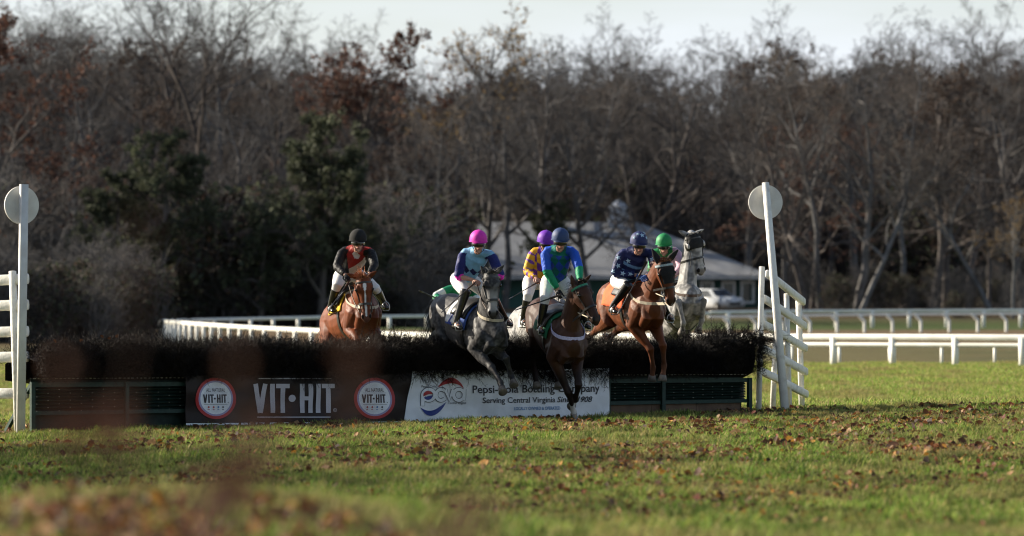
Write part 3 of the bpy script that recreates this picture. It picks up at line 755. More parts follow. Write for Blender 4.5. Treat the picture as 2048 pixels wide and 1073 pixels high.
# ---- running rails
PLAS = mat('white_plastic_rail', (.80, .79, .72), (.70, .68, .60), 2, .4, .05, 20)
def running_rail(label, pts, ph, width, height, spacing, pr, second=None, goose=False, sub=10):
    """pts: (px of rail, row of the rail top, distance)"""
    W = catmull([P(a_, b_, c_) for a_, b_, c_ in pts], sub)
    base = W[len(W) // 2].copy(); base.z = gz(base.x, base.y)
    rt = thing('running_rail', label, 'running rail', base, 'white running rails of the course')
    def railmesh(pl, hw, hh):
        bm = bmesh.new(); loft(bm, [(p, hw, hh, anyside((pl[min(i + 1, len(pl) - 1)] - pl[max(i - 1, 0)]))) for i, p in enumerate(pl)], 10, .4); return bm
    off = Vector((-.35, 0, .0)) if goose else Vector((0, 0, 0))
    bm_obj('rail', railmesh([p - EZ * height + off for p in W], width, height), PLAS, rt, True)
    if second:
        bm_obj('rail', railmesh([p - EZ * (second[0]) for p in W], second[1], second[2]), PLAS, rt, True)
    d = 0; nxt = spacing * .5; np_ = 0; first = None
    for A, B_ in zip(W[:-1], W[1:]):
        L = (B_ - A).length
        while d + L > nxt:
            q = A.lerp(B_, (nxt - d) / L); nxt += spacing
            z0 = gz(q.x, q.y) - .1; bm = bmesh.new()
            if goose:
                tube(bm, catmull([Vector((q.x, q.y, z0)), Vector((q.x, q.y, q.z - .50)), Vector((q.x - .05, q.y, q.z - .36)), Vector((q.x - .33, q.y, q.z - height))], 4), pr, 8)
            else:
                loft(bm, [(Vector((q.x, q.y, z0)), pr, pr * .7, (B_ - A).normalized()), (Vector((q.x, q.y, q.z - height)), pr, pr * .7, (B_ - A).normalized())], 8, .05, power=4)
            bm_obj('post', bm, PLAS, rt, True)
        d += L
    return rt
running_rail('nearest white double rail with thick posts on the right beyond the hurdle', [(2260, 670, 169), (2020, 669, 171), (1760, 668, 174), (1500, 667.5, 178), (1250, 667, 184), (1000, 666.5, 192), (800, 664, 200)], 1.0, .06, .10, 2.35, .10, (.33, .05, .065))
running_rail('white rail with slim posts just behind the nearest double rail', [(2260, 690, 178), (1740, 688, 183), (1500, 687, 186)], .6, .05, .06, 1.9, .05)
running_rail('white rail looping round the bend behind the black brush on the left', [(800, 664, 201), (700, 660, 208), (600, 655.5, 216), (500, 651, 226), (420, 646, 238), (360, 642, 252), (328, 640, 266), (320, 639.5, 280), (334, 638.5, 294), (400, 637, 306), (520, 634.5, 316), (700, 631, 325), (900, 629, 331), (1150, 627.5, 336), (1420, 624, 340)], 1.0, .06, .095, 3.0, .11)
running_rail('farthest white rail on the right along the foot of the wood', [(1420, 622, 341), (1600, 620, 343), (1800, 619, 345), (2260, 617, 348)], 1.0, .07, .10, 2.35, .12)
running_rail('white rail on bent gooseneck posts in front of the farthest rail', [(1430, 632, 296), (1600, 629.5, 298), (1800, 627, 300), (2260, 624, 303)], .9, .05, .07, 1.58, .08, None, True)
#@@END

# ------------------------------------------------------------------ horses
COAT = mat_attr('horse_coat', rough=.52, var=.30, scale=7, bump=.35, bscale=12, spec=.18, sheen=0, detail=8)
HOOF = mat('hoof_horn', (.20, .17, .14), (.09, .075, .062), 14, .6, .2, 50)
EYE = mat('dark_eye', (.008, .006, .005), (.01, .008, .006), 5, .1, spec=.6)
LEATHER = mat('black_leather', (.012, .011, .010), (.02, .017, .015), 20, .4, .1, 50, .5)
TAN = mat('cream_strap', (.50, .43, .31), (.40, .34, .25), 20, .6)
BROWNL = mat('brown_leather', (.07, .04, .025), None, 20, .45)
STEEL = mat('stirrup_steel', (.45, .45, .45), None, 20, .3, metal=.9)
TRUNK = [(-.03, .125, .17, .17), (.04, .195, .25, .265), (.14, .235, .32, .335), (.28, .262, .355, .36), (.45, .28, .355, .34), (.62, .28, .33, .325),
         (.76, .255, .285, .325), (.88, .27, .285, .335), (1.0, .25, .27, .28), (1.08, .18, .21, .20), (1.13, .10, .13, .12)]
HEAD = [(-.05, .05, .06, -.03), (.0, .08, .09, -.02), (.13, .098, .118, -.02), (.28, .104, .142, -.04), (.43, .084, .118, -.028), (.58, .066, .088, -.008),
        (.74, .056, .070, .0), (.87, .062, .068, .0), (.95, .055, .055, -.01), (.985, .035, .035, -.018)]
HEAD = [(t_, a_ * 1.2, b_ * 1.08, o_) for t_, a_, b_, o_ in HEAD]
HLEN = .60; TL = 1.52

def horse(sp):
    C = P(*sp['chest']); Hp = step(C, *sp['hip'], TL * .7, 1)
    d = (C - Hp).normalized(); side = EZ.cross(d).normalized(); up = d.cross(side)      # side = the horse's left
    pos = lambda s: C - d * ((s - .2) * TL)
    B = Body()
    B.limb('trunk', [(pos(s) + up * (t_ - b_), a_, b_, side) for s, a_, b_, t_ in TRUNK], 20)
    nb = pos(.13) + up * .10
    poll = step(nb, *sp['poll'], .82, -1); muz = step(poll, *sp['muzzle'], HLEN, sp.get('msign', -1))
    ha = (muz - poll).normalized(); f = Vector((*sp['face'], 0)); f = (f - ha * f.dot(ha)).normalized(); hs = f.cross(ha).normalized()
    nsd = side
    # neck
    n0 = pos(.17) + up * .03; arch = (poll - n0).normalized().cross(side); arch = arch if arch.dot(EZ) > 0 else -arch
    pm = poll - f * .05
    B.limb('neck', [(n0, .185, .29, side), (n0.lerp(pm, .3) + arch * .01, .135, .225, side), (n0.lerp(pm, .62) + arch * .03, .10, .165, (side + hs * .5 * (1 if hs.dot(side) > 0 else -1)).normalized()),
                    (n0.lerp(pm, .85) + arch * .02, .088, .13, hs), (pm + ha * .03, .078, .105, hs)], 16)
    hp = lambda t_: poll + ha * (t_ * HLEN)
    B.limb('head', [(hp(t_) + f * o_, a_, b_, hs) for t_, a_, b_, o_ in HEAD], 16)
    # cheek, nostril and brow relief
    for sg in (-1, 1):
        B.limb('head', [(hp(.20) + hs * sg * .094 + f * .054, .03, .03, hs), (hp(.30) + hs * sg * .086 + f * .054, .026, .026, hs)], 8)
        B.limb('head', [(hp(.86) + hs * sg * .054 + f * .037, .022, .028, hs), (hp(.93) + hs * sg * .048 + f * .030, .02, .024, hs)], 8)
    B.limb('head', [(hp(.93) - f * .05, .035, .03, hs), (hp(.80) - f * .06, .03, .03, hs)], 8)
    for sg in (-1, 1):
        B.limb('trunk', [(pos(.03) + side * sg * .095 - up * .02, .085, .11, side), (pos(-.02) + side * sg * .09 - up * .10, .08, .10, side), (pos(.06) + side * sg * .10 - up * .20, .07, .08, side)], 12)
        B.limb('trunk', [(pos(.24) + side * sg * .150 + up * .24, .055, .07, side), (pos(.13) + side * sg * .178 + up * .06, .075, .09, side), (pos(.05) + side * sg * .165 - up * .04, .075, .09, side)], 12)
        B.limb('trunk', [(pos(.16) + side * sg * .185 - up * .06, .07, .10, side), (pos(.27) + side * sg * .205 - up * .14, .06, .09, side)], 12)
    ears = []
    for sg, spx in ((-1, 0), (1, 1)):
        e0 = hp(-.02) + hs * sg * .068 - f * .02
        tip = P(*sp['ears'][0 if (hs * sg).x < 0 else 1], e0.y - .02); tip = e0 + (tip - e0).normalized() * min(.19, max(.13, (tip - e0).length))
        es = (hs + f * .3 * -sg).normalized()
        B.limb('ear', [(e0, .035, .028, es), (e0.lerp(tip, .35), .043, .026, es), (e0.lerp(tip, .7), .03, .02, es), (tip, .008, .008, es)], 10)
        ears.append((e0, tip))
    hoofs = []
    def leg(tg, j, rr, sd):
        B.limb(tg, [(p, a_, b_, sd) for p, (a_, b_) in zip(j, rr)], 12)
    def local(p0, q):      # (forward, down) in the heading plane
        hd = Vector((d.x, d.y, 0)).normalized(); return p0 + hd * q[0] + EZ * q[1]
    for sg, key in ((-1, 'fr'), (1, 'fl')):     # horse's right = viewer's left
        sh = pos(.10) + side * sg * .135 + up * .02; el = pos(.19) + side * sg * .165 - up * .24
        k, ft, hf = sp[key]
        kn = step(el, *k[:2], .43, k[2]) if len(k) == 3 else local(el, k)
        fe = step(kn, *ft[:2], .31, ft[2]) if len(ft) == 3 else local(kn, ft)
        ho = step(fe, *hf[:2], .16, hf[2]) if len(hf) == 3 else local(fe, hf)
        sd = side
        leg('fore', [sh, el, el.lerp(kn, .45), el.lerp(kn, .82), kn, kn.lerp(fe, .22), kn.lerp(fe, .6), fe.lerp(kn, .12), fe, fe.lerp(ho, .5), fe.lerp(ho, .8)],
            [(.13, .19), (.105, .14), (.074, .092), (.050, .058), (.060, .064), (.042, .050), (.033, .042), (.036, .044), (.047, .054), (.035, .040), (.044, .046)], sd)
        hoofs.append((fe, ho))
    HPOSE = {'push': [(.14, -.30), (-.30, -.58), (-.34, -.92), (-.28, -1.08)], 'trail': [(.16, -.24), (-.34, -.38), (-.66, -.50), (-.80, -.50)],
             'tuck': [(.22, -.22), (-.14, -.48), (.06, -.76), (.12, -.92)], 'stand': [(.12, -.32), (-.22, -.66), (-.16, -1.02), (-.06, -1.17)]}[sp['hind']]
    for sg in (-1, 1):
        hj = pos(.9) + side * sg * .12; vary = .06 * sg
        st, hk, fe, ho = [hj + side * sg * (.05 if i == 0 else .02) + (local(Vector((0, 0, 0)), (q[0] + vary * (i > 0), q[1]))) for i, q in enumerate(HPOSE)]
        leg('hind', [hj, hj.lerp(st, .5), st, st.lerp(hk, .45), st.lerp(hk, .85), hk, hk.lerp(fe, .2), hk.lerp(fe, .65), fe, fe.lerp(ho, .5), fe.lerp(ho, .8)],
            [(.16, .24), (.155, .22), (.125, .16), (.085, .11), (.05, .065), (.052, .068), (.043, .052), (.037, .042), (.046, .052), (.038, .042), (.045, .047)], side)
        hoofs.append((fe, ho))
    bx = pos(.5); rt = thing('horse', sp['label'], 'horse', (bx.x, bx.y, gz(bx.x, bx.y)), 'racehorses jumping the hurdle')
    fr = dict(pos=pos, side=side, up=up, d=d, hp=hp, hs=hs, f=f, ha=ha, poll=poll, ears=ears, hoofs=hoofs, C=C)
    fr['joints'] = hoofs
    def paint(V, tg):
        return sp['paint'](V, tg, fr)
    body, bvh = B.finish('body', COAT, rt, .0115, 4, paint)
    fr['bvh'] = bvh; fr['root'] = rt; fr['body'] = body
    for fe, ho in hoofs:
        bm = bmesh.new(); t_ = (ho - fe).normalized(); q = fe.lerp(ho, .72)
        loft(bm, [(q, .046, .048, side), (q + t_ * .045, .056, .060, side), (q + t_ * .085, .064, .070, side)], 14, .12); bm_obj('hoof', bm, HOOF, rt, True)
    for sg in (-1, 1):
        bm = bmesh.new(); bmesh.ops.create_icosphere(bm, subdivisions=2, radius=.021, matrix=Matrix.Translation(hp(.27) + hs * sg * .117 + f * .050)); bm_obj('eye', bm, EYE, rt, True)
    # mane, forelock, tail
    rs = np.random.default_rng(sp['seed']); hc = sp['hair']
    def strands(name, items, w_):
        VV, QQ, CC = [], [], []
        for pts_ in items:
            nn = len(pts_); tdir = np.array(pts_[-1] - pts_[0]); s = np.cross(tdir, rs.normal(0, 1, 3)); s = s / (np.linalg.norm(s) + 1e-9)
            c_ = np.array(hc) * rs.uniform(.6, 1.4)
            for i, p in enumerate(pts_):
                ww = w_ * (1 - .75 * i / (nn - 1)); VV += [np.array(p) - s * ww, np.array(p) + s * ww]; CC += [c_, c_]
            k = len(VV) - 2 * nn
            for i in range(nn - 1): QQ.append((k + 2 * i, k + 2 * i + 1, k + 2 * i + 3, k + 2 * i + 2))
        link(name, np_mesh(name, VV, QQ, None, CC), HAIRM, rt, False)
    mv = Vector(sp.get('mane_dir', (0, .35, .5)))
    it = []
    for i in range(300):
        t_ = rs.uniform(.25, 1.0); p = n0.lerp(pm, t_); hgt = .225 + (.105 - .225) * min(1, t_) ; p = p + arch * (hgt + .015 * (1 - t_)) * 1.0 - arch * .03 + side * rs.normal(0, .015)
        L = rs.uniform(.08, .2) * sp.get('mane_len', 1); dv = (mv + Vector(rs.normal(0, .2, 3))).normalized()
        it.append([p, p + dv * L * .35, p + dv * L * .7 - EZ * L * .08, p + dv * L * .95 - EZ * L * .3])
    strands('mane', it, .0035)
    it = []
    for i in range(130):
        p = hp(.01) + hs * rs.normal(0, .035) + f * .06; dv = (Vector(sp.get('fore_dir', (0, -.2, .6))) + Vector(rs.normal(0, .27, 3))).normalized(); L = rs.uniform(.06, .14) * sp.get('fore_len', 1)
        it.append([p, p + dv * L * .4, p + dv * L * .75 - EZ * L * .08, p + dv * L - EZ * L * .3])
    strands('forelock', it, .0038)
    it = []
    tb = pos(1.11) + up * .17
    for i in range(180):
        dv = (-d * .25 + EZ * -.75 + Vector(rs.normal(0, .16, 3))).normalized(); L = rs.uniform(.4, .8)
        a_ = tb + Vector(rs.normal(0, .025, 3)); it.append([a_, a_ + dv * L * .3 - d * .08, a_ + dv * L * .65, a_ + dv * L - EZ * L * .1])
    strands('tail', it, .006)
    # ---- tack
    def cast(o_, dr, off):
        h_ = bvh.ray_cast(o_, dr)
        return None if h_[0] is None else h_[0] - dr * off
    def ring(bm, c_, ax, u_, v_, w_, a0=0, a1=360, n_=28, th=.008, off=.003, far=.6):
        pp, nd = [], []
        for k in range(n_ + (0 if a1 - a0 >= 360 else 1)):
            a_ = R(a0 + (a1 - a0) * k / n_); o_ = (u_ * math.cos(a_) + v_ * math.sin(a_)).normalized()
            q = cast(c_ + o_ * far, -o_, off)
            if q is not None: pp.append(q); nd.append(o_)
        if len(pp) > 3: strap(bm, pp, [ax] * len(pp), w_, th, nd, a1 - a0 >= 360)
    bm = bmesh.new()
    ring(bm, hp(.60) - f * .008, ha, hs, f, .03, th=.012)                # noseband
    ring(bm, hp(.10), ha, hs, f, .022, -10, 190)                          # browband
    for sg in (-1, 1):
        pp, nd = [], []
        for k in range(9):
            t_ = .08 + .70 * k / 8; o_ = (hs * sg * 1.0 + f * .22).normalized(); q = cast(hp(t_) + o_ * .4, -o_, .004)
            if q is not None: pp.append(q); nd.append(o_)
        if len(pp) > 2: strap(bm, pp, [f] * len(pp), .018, .008, nd)
        pp, nd = [], []
        for k in range(7):
            a_ = R(20 + 130 * k / 6); o_ = (hs * sg * math.sin(a_) - f * math.cos(a_) * -1 * (-1)).normalized()
        bit = hp(.79) + hs * sg * .068 - f * .015
        bm2 = bmesh.new(); nn = 14
        bmesh.ops.create_uvsphere(bm, u_segments=8, v_segments=6, radius=.016, matrix=Matrix.Translation(bit))
        bm2.free()
    if sp.get('cross'):
        pp, nd = [], []
        for k in range(8):
            t_ = .12 + .5 * k / 7; q = cast(hp(t_) + f * .4, -f, .004)
            if q is not None: pp.append(q); nd.append(f)
        strap(bm, pp, [hs] * len(pp), .02, .006, nd)
    bm_obj('bridle', bm, sp.get('bridle_mat', LEATHER), rt)
    if sp.get('brow_mat'):
        bm = bmesh.new(); ring(bm, hp(.07), ha, hs, f, .028, -25, 205, off=.010, th=.012); bm_obj('browband', bm, sp['brow_mat'], rt)
    fr['bits'] = [hp(.79) + hs * sg * .086 - f * .015 for sg in (-1, 1)]
    # breast strap and girth
    bm = bmesh.new(); pp, nd = [], []
    bs = sp.get('breast', (.0, .0))
    hd = Vector((d.x, d.y, 0)).normalized()
    for k in range(33):
        a_ = R(-118 + 236 * k / 32); o_ = (hd * math.cos(a_) + side * math.sin(a_)).normalized()
        c_ = pos(.22) + up * (.04 + .36 * (1 - math.cos(a_)) * .5 + bs[0]); q = cast(c_ + o_ * 1.2, -o_, .004)
        if q is not None: pp.append(q); nd.append(o_)
    strap(bm, pp, [EZ] * len(pp), sp.get('breast_w', .040), .008, nd); bm_obj('breast_strap', bm, sp['breast_mat'], rt)
    bm = bmesh.new(); ring(bm, pos(.34) - up * .02, d, side, up, .08, th=.01); bm_obj('girth', bm, sp.get('girth_mat', LEATHER), rt)
    # saddle cloth and saddle
    def blanket(bm, s0, s1, amax, off, th, ns_=10, na_=26, flare=0):
        g_ = []
        for i in range(ns_ + 1):
            s = s0 + (s1 - s0) * i / ns_; row = []
            for k in range(na_ + 1):
                a_ = R(-amax + 2 * amax * k / na_); o_ = (up * math.cos(a_) + side * math.sin(a_)).normalized(); c_ = pos(s) - up * .03
                q = cast(c_ + o_ * 1.0, -o_, off); q = q if q is not None else c_ + o_ * .33
                # do not let the cloth climb the neck or legs
                mxr = .40; v_ = q - c_
                if v_.length > mxr: q = c_ + v_.normalized() * mxr
                row.append((q + o_ * flare * abs(math.sin(a_)) ** 2 * .5, o_))
            g_.append(row)
        T_ = [[bm.verts.new(q + o_ * th) for q, o_ in row] for row in g_]; U_ = [[bm.verts.new(q) for q, o_ in row] for row in g_]
        for i in range(ns_):
            for k in range(na_):
                bm.faces.new((T_[i][k], T_[i + 1][k], T_[i + 1][k + 1], T_[i][k + 1])); bm.faces.new((U_[i][k], U_[i][k + 1], U_[i + 1][k + 1], U_[i + 1][k]))
        for i in range(ns_):
            for k in (0, na_): bm.faces.new((T_[i][k], T_[i + 1][k], U_[i + 1][k], U_[i][k]))
        for k in range(na_):
            for i in (0, ns_): bm.faces.new((T_[i][k], T_[i][k + 1], U_[i][k + 1], U_[i][k]))
    for (s0, s1, amax, off, m_) in sp['cloths']:
        bm = bmesh.new(); blanket(bm, s0, s1, amax, off, .01); bm_obj('saddle_cloth', bm, m_, rt, True)
    bm = bmesh.new(); blanket(bm, .30, .54, 58, .035, .03); bm_obj('saddle', bm, LEATHER, rt, True)
    fr['cast'] = cast; fr['blanket'] = blanket; fr['ring'] = ring
    return fr
HAIRM = mat_attr('horse_hair', rough=.5, var=.25, scale=30, bump=0, spec=.3)

def nzv(V, sc, seed=0):
    return np.array([noise.noise(Vector((p[0] * sc + seed, p[1] * sc, p[2] * sc))) for p in V])

def lower_leg(V, fr, up_to):
    m = np.zeros(len(V))
    for fe, ho in fr['hoofs']:
        a_ = np.array(fe); m = np.maximum(m, smooth(up_to, up_to * .55, np.linalg.norm(V - a_, axis=1)))
    return m
def headcoord(V, fr):
    q = V - np.array(fr['poll']); return q @ np.array(fr['ha']) / HLEN, q @ np.array(fr['hs']), q @ np.array(fr['f'])
def blaze(c, V, tg, fr, shape, col=(.75, .72, .68)):
    t_, s_, f_ = headcoord(V, fr); w_ = np.interp(t_, [x_[0] for x_ in shape], [x_[1] for x_ in shape])
    m = (np.abs(s_) < w_) & (f_ > .03) & (t_ > shape[0][0]) & (t_ < shape[-1][0]) & (tg == 'head')
    return mixc(c, m.astype(float), col)
def muzzle_dark(c, V, tg, fr, col, t0=.80):
    t_, s_, f_ = headcoord(V, fr)
    c = mixc(c, smooth(t0, t0 + .12, t_) * (tg == 'head') * .75, col)
    for sg in (-1, 1):     # nostrils, and the dark skin round the eyes
        dn = np.sqrt(((t_ - .895) * HLEN / 1.5) ** 2 + (s_ - sg * .055) ** 2); c = mixc(c, ((dn < .020) & (f_ > .03)).astype(float), (.006, .005, .005))
        de = np.sqrt(((t_ - .27) * HLEN) ** 2 + (s_ - sg * .12) ** 2 + (f_ - .05) ** 2); c = mixc(c, smooth(.045, .028, de) * .7, (.015, .011, .009))
    return c
def coat(base, legs=None, leg_up=.5, muz=(.05, .03, .025), var=.18):
    def f_(V, tg, fr):
        c = np.tile(np.array(base), (len(V), 1)).astype(float)
        c = c * (1 + var * nzv(V, 3.0, 3))[:, None]
        if legs is not None: c = mixc(c, lower_leg(V, fr, leg_up), legs)
        return muzzle_dark(c, V, tg, fr, muz)
    return f_
CHEST = (.24, .080, .026)
def paint1(V, tg, fr):
    c = coat((.135, .034, .010), None, .3, (.13, .065, .05))(V, tg, fr)
    c = blaze(c, V, tg, fr, [(.10, .0), (.14, .028), (.22, .022), (.30, .010), (.6, .011), (.78, .018), (.88, .012), (.9, 0)])
    m = lower_leg(V, fr, .16); return mixc(c, m, (.6, .5, .4))
def dapple(dark, light, legd, facel, seed):
    def f_(V, tg, fr):
        n_ = nzv(V, 13, seed) * .45 + nzv(V, 30, seed + 5) * .35 + nzv(V, 4, seed + 2) * .3; m = smooth(-.25, .35, n_)
        c = np.array(dark)[None] * (1 - m[:, None]) + np.array(light)[None] * m[:, None]
        rump = smooth(.9, .2, np.abs((V - np.array(fr['pos'](.75))) @ np.array(fr['d'])))
        c = mixc(c, rump * .5 * (tg == 'trunk'), light)
        c = mixc(c, lower_leg(V, fr, .5) * .6, legd)
        t_, s_, f2 = headcoord(V, fr)
        c = mixc(c, (tg == 'head') * smooth(.30, .55, t_) * smooth(.95, .8, t_), facel)
        return muzzle_dark(c, V, tg, fr, (.05, .045, .045), .86)
    return f_
paint2 = dapple((.025, .024, .0245), (.105, .10, .098), (.026, .024, .024), (.26, .25, .245), 2)
paint4 = dapple((.118, .114, .11), (.32, .31, .30), (.12, .11, .11), (.4, .39, .38), 7)
def paint6(V, tg, fr):
    n_ = nzv(V, 8, 4) * .6 + nzv(V, 24, 9) * .4; m = smooth(-.3, .3, n_)
    c = np.array((.12, .117, .114))[None] * (1 - m[:, None]) + np.array((.33, .32, .31))[None] * m[:, None]
    c = mixc(c, lower_leg(V, fr, .55) * .35 * smooth(-.2, .3, n_), (.18, .17, .165))
    c = mixc(c, (tg == 'neck') * .35, (.10, .098, .096))  # neck painted darker, shading in the coat colour to set off the head
    return muzzle_dark(c, V, tg, fr, (.10, .09, .088), .82)
def paint3(V, tg, fr):
    c = coat((.048, .020, .011), (.017, .010, .008), .62, (.03, .02, .016))(V, tg, fr)
    fe, ho = fr['hoofs'][0]; a_ = np.array(fe); ax = np.array((ho - fe).normalized()); t_ = (V - a_) @ ax; r_ = np.linalg.norm(V - a_ - t_[:, None] * ax, axis=1)
    near = (r_ < .09)
    c = mixc(c, (near & (t_ > -.20) & (t_ < .2)).astype(float), (.50, .46, .42))
    c = mixc(c, (near & (t_ > .045) & (t_ < .2)).astype(float) * .6, (.12, .10, .09))
    c = mixc(c, (near & (t_ > -.20) & (t_ < -.165)).astype(float), (.03, .05, .14))
    c = mixc(c, (near & (t_ > -.14) & (t_ < -.105)).astype(float), (.03, .20, .12))
    return c
def paint5(V, tg, fr):
    c = coat((.115, .034, .012), None, .3, (.045, .026, .018))(V, tg, fr)
    return mixc(c, lower_leg(V, fr, .30) * .35, (.10, .06, .045))

def cloth(name, c, rough=.8): return mat(name, c, tuple(x * .75 for x in c), 6, rough, .5, 16)
YEL, WHT, BLU, GRN, ORG, DKB = cloth('yellow_cloth', (.72, .42, .02)), cloth('white_cloth', (.72, .72, .72)), cloth('blue_cloth', (.05, .10, .32)), cloth('green_cloth', (.015, .13, .06)), cloth('orange_cloth', (.72, .12, .035)), cloth('black_cloth', (.015, .015, .016))
TEAL = mat('teal_browband', (.04, .22, .13), None, 10, .5); PALEB = mat('pale_browband', (.38, .46, .48), None, 40, .5); LILAC = mat('lilac_web', (.55, .52, .68), (.35, .33, .5), 60, .6)

H_ = {}
H_[1] = dict(label='bright chestnut horse with a white blaze cresting the hurdle, farthest left', seed=1, chest=(721, 628, 79.9), hip=(678, 650), poll=(727, 557), muzzle=(733, 643), face=(.10, -1), ears=((693, 548), (754, 542)),
    fr=((716, 682, -1), (706, 700, 1), (700, 712, 1)), fl=((761, 684, -1), (764, 706, 1), (764, 716, 1)), hind='push', paint=paint1, hair=(.30, .10, .035), mane_dir=(-.3, .3, .8), mane_len=1.2, fore_dir=(-.5, -.1, .6), fore_len=1.4,
    breast_mat=TAN, cloths=[(.26, .60, 72, .012, YEL)], breast=(.05, 0), girth_mat=LEATHER)
H_[2] = dict(label='dark dapple grey horse with pale muzzle, forelegs hanging over the white banner', seed=2, chest=(972, 664, 78.5), hip=(899, 633), poll=(982, 549), muzzle=(986, 636), face=(.14, -1), ears=((961, 532), (1009, 530)),
    fr=((983, 735, -1), (1001, 766, -1), (1005, 781, -1)), fl=((1012, 718, -1), (1022, 749, 1), (1027, 767, -1)), hind='trail', paint=paint2, hair=(.10, .095, .09), mane_dir=(-.2, .4, .8), fore_len=1.1,
    breast_mat=TAN, cloths=[(.28, .62, 85, .012, BLU), (.40, .62, 80, .024, WHT)], breast=(.11, 0))
H_[3] = dict(label='dark bay horse with a pale breast strap and one white bandaged foreleg landing', seed=3, chest=(1132, 682, 78.4), hip=(1090, 640), poll=(1158, 571), muzzle=(1194, 648), face=(.62, -.8), ears=((1142, 550), (1184, 548)),
    fr=((1137, 786, -1), (1147, 822, 1), (1153, 845, -1)), fl=((1157, 770, -1), (1151, 799, 1), (1144, 811, 1)), hind='tuck', paint=paint3, hair=(.02, .014, .012), mane_dir=(-.3, .5, .3),
    breast_mat=LILAC, breast_w=.048, brow_mat=TEAL, cloths=[(.24, .60, 82, .012, GRN)], breast=(-.02, 0))
H_[4] = dict(label='light grey horse mostly hidden behind the dark bay horse', seed=4, chest=(1104, 655, 82.6), hip=(1054, 654), poll=(1128, 590), muzzle=(1140, 665), face=(.4, -1), ears=((1120, 575), (1140, 575)),
    fr=((1105, 700, -1), (1105, 720, 1), (1105, 735, 1)), fl=((1125, 700, -1), (1125, 720, 1), (1125, 735, 1)), hind='push', paint=paint4, hair=(.25, .24, .23), breast_mat=LEATHER, cloths=[(.28, .62, 85, .012, WHT)])
H_[5] = dict(label='chestnut horse in a black ear hood with an orange saddle cloth', seed=5, chest=(1288, 617, 79.9), hip=(1233, 606), poll=(1328, 525), muzzle=(1343, 614), face=(.30, -1), ears=((1304, 498), (1358, 498)),
    fr=((1301, 699, -1), (1306, 735, 1), (1304, 757, 1)), fl=((1326, 692, -1), (1328, 730, 1), (1325, 758, 1)), hind='trail', paint=paint5, hair=(.13, .05, .02), mane_dir=(-.4, .4, .5),
    breast_mat=TAN, cloths=[(.28, .80, 88, .012, ORG)], brow_mat=PALEB, breast=(.02, 0))
H_[6] = dict(label='pale grey horse in black blinkers leaping with folded forelegs, farthest right', seed=6, chest=(1371, 609, 84.0), hip=(1338, 654), poll=(1384, 470), muzzle=(1403, 549), face=(.42, -1), ears=((1357, 462), (1408, 459)),
    fr=((1357, 604, -1), (1367, 646, 1), (1364, 664, 1)), fl=((1407, 603, -1), (1404, 640, 1), (1397, 660, 1)), hind='push', paint=paint6, hair=(.35, .34, .33), breast_mat=BROWNL, mane_len=.55, fore_len=.5, mane_dir=(-.3, .5, .3), cloths=[(.28, .60, 80, .012, WHT)], breast=(.10, 0))
H_[7] = dict(label='brown horse galloping up hidden behind the dark dapple grey', seed=7, chest=(958, 682, 89.5), hip=(918, 680), poll=(976, 618), muzzle=(984, 690), face=(.2, -1), ears=((968, 605), (985, 605)),
    fr=((940, 725, -1), (942, 760, 1), (942, 778, 1)), fl=((975, 730, -1), (975, 765, 1), (975, 785, 1)), hind='stand', paint=coat((.08, .04, .02), (.03, .02, .015), .5), hair=(.03, .02, .015), breast_mat=LEATHER, cloths=[(.28, .60, 80, .012, WHT)])
HF = {k: horse(v) for k, v in H_.items()}

# hood of horse 5, blinkers of horse 6
def hood(fr, m_, t0, t1, a0, a1, name, cups=False):
    bm = bmesh.new(); hp, hs, f, ha = fr['hp'], fr['hs'], fr['f'], fr['ha']; g_ = []
    for i in range(13):
        t_ = t0 + (t1 - t0) * i / 12; row = []
        for k in range(25):
            a_ = R(a0 + (a1 - a0) * k / 24); o_ = hs * math.cos(a_) + f * math.sin(a_); c_ = hp(max(t_, .02)) + ha * (HLEN * (t_ - max(t_, .02)))
            q = fr['cast'](c_ + o_ * .35, -o_, .006)
            if q is None or (q - c_).length > .19 : q = c_ + o_ * (.10 if q is None else .12)
            row.append(bm.verts.new(q + o_ * .003))
        g_.append(row)
    for i in range(12):
        for k in range(24): bm.faces.new((g_[i][k], g_[i][k + 1], g_[i + 1][k + 1], g_[i + 1][k]))
    o = bm_obj(name, bm, m_, fr['root'], True)
    return o
HOODM = mat('black_hood_cloth', (.010, .010, .011), (.016, .015, .015), 30, .85, .3, 60)
hood(HF[5], HOODM, -.02, .50, 38, 142, 'ear_hood'); hood(HF[6], HOODM, -.04, .36, 5, 175, 'hood')
for e0, tip in HF[5]['ears']:
    bm = bmesh.new(); es = (HF[5]['hs']); loft(bm, [(e0 - (tip - e0) * .05, .042, .036, es), (e0.lerp(tip, .35), .050, .033, es), (e0.lerp(tip, .7), .037, .027, es), (tip.lerp(e0, -.06), .012, .012, es)], 12); bm_obj('ear_cover', bm, HOODM, HF[5]['root'], True)
fr = HF[6]
CUP = mat('blinker_cup', (.40, .39, .37), None, 20, .4)
for sg in (-1, 1):
    c_ = fr['hp'](.27) + fr['hs'] * sg * .126 + fr['f'] * .015
    bm = bmesh.new(); bmesh.ops.create_uvsphere(bm, u_segments=16, v_segments=10, radius=1)
    M = Matrix((fr['hs'], fr['ha'], fr['f'])).transposed().to_4x4()
    for v in bm.verts: v.co = c_ + M.to_3x3() @ Vector((v.co.x * .03, v.co.y * .068, v.co.z * .06))
    cup = bm_obj('blinker', bm, LEATHER, fr['root'], True)
    bm = bmesh.new(); bmesh.ops.create_uvsphere(bm, u_segments=16, v_segments=10, radius=1)
    for v in bm.verts: v.co = c_ + fr['f'] * .02 + M.to_3x3() @ Vector((v.co.x * .026, v.co.y * .05, v.co.z * .05)) 
    bm_obj('cup', bm, CUP, cup, True)
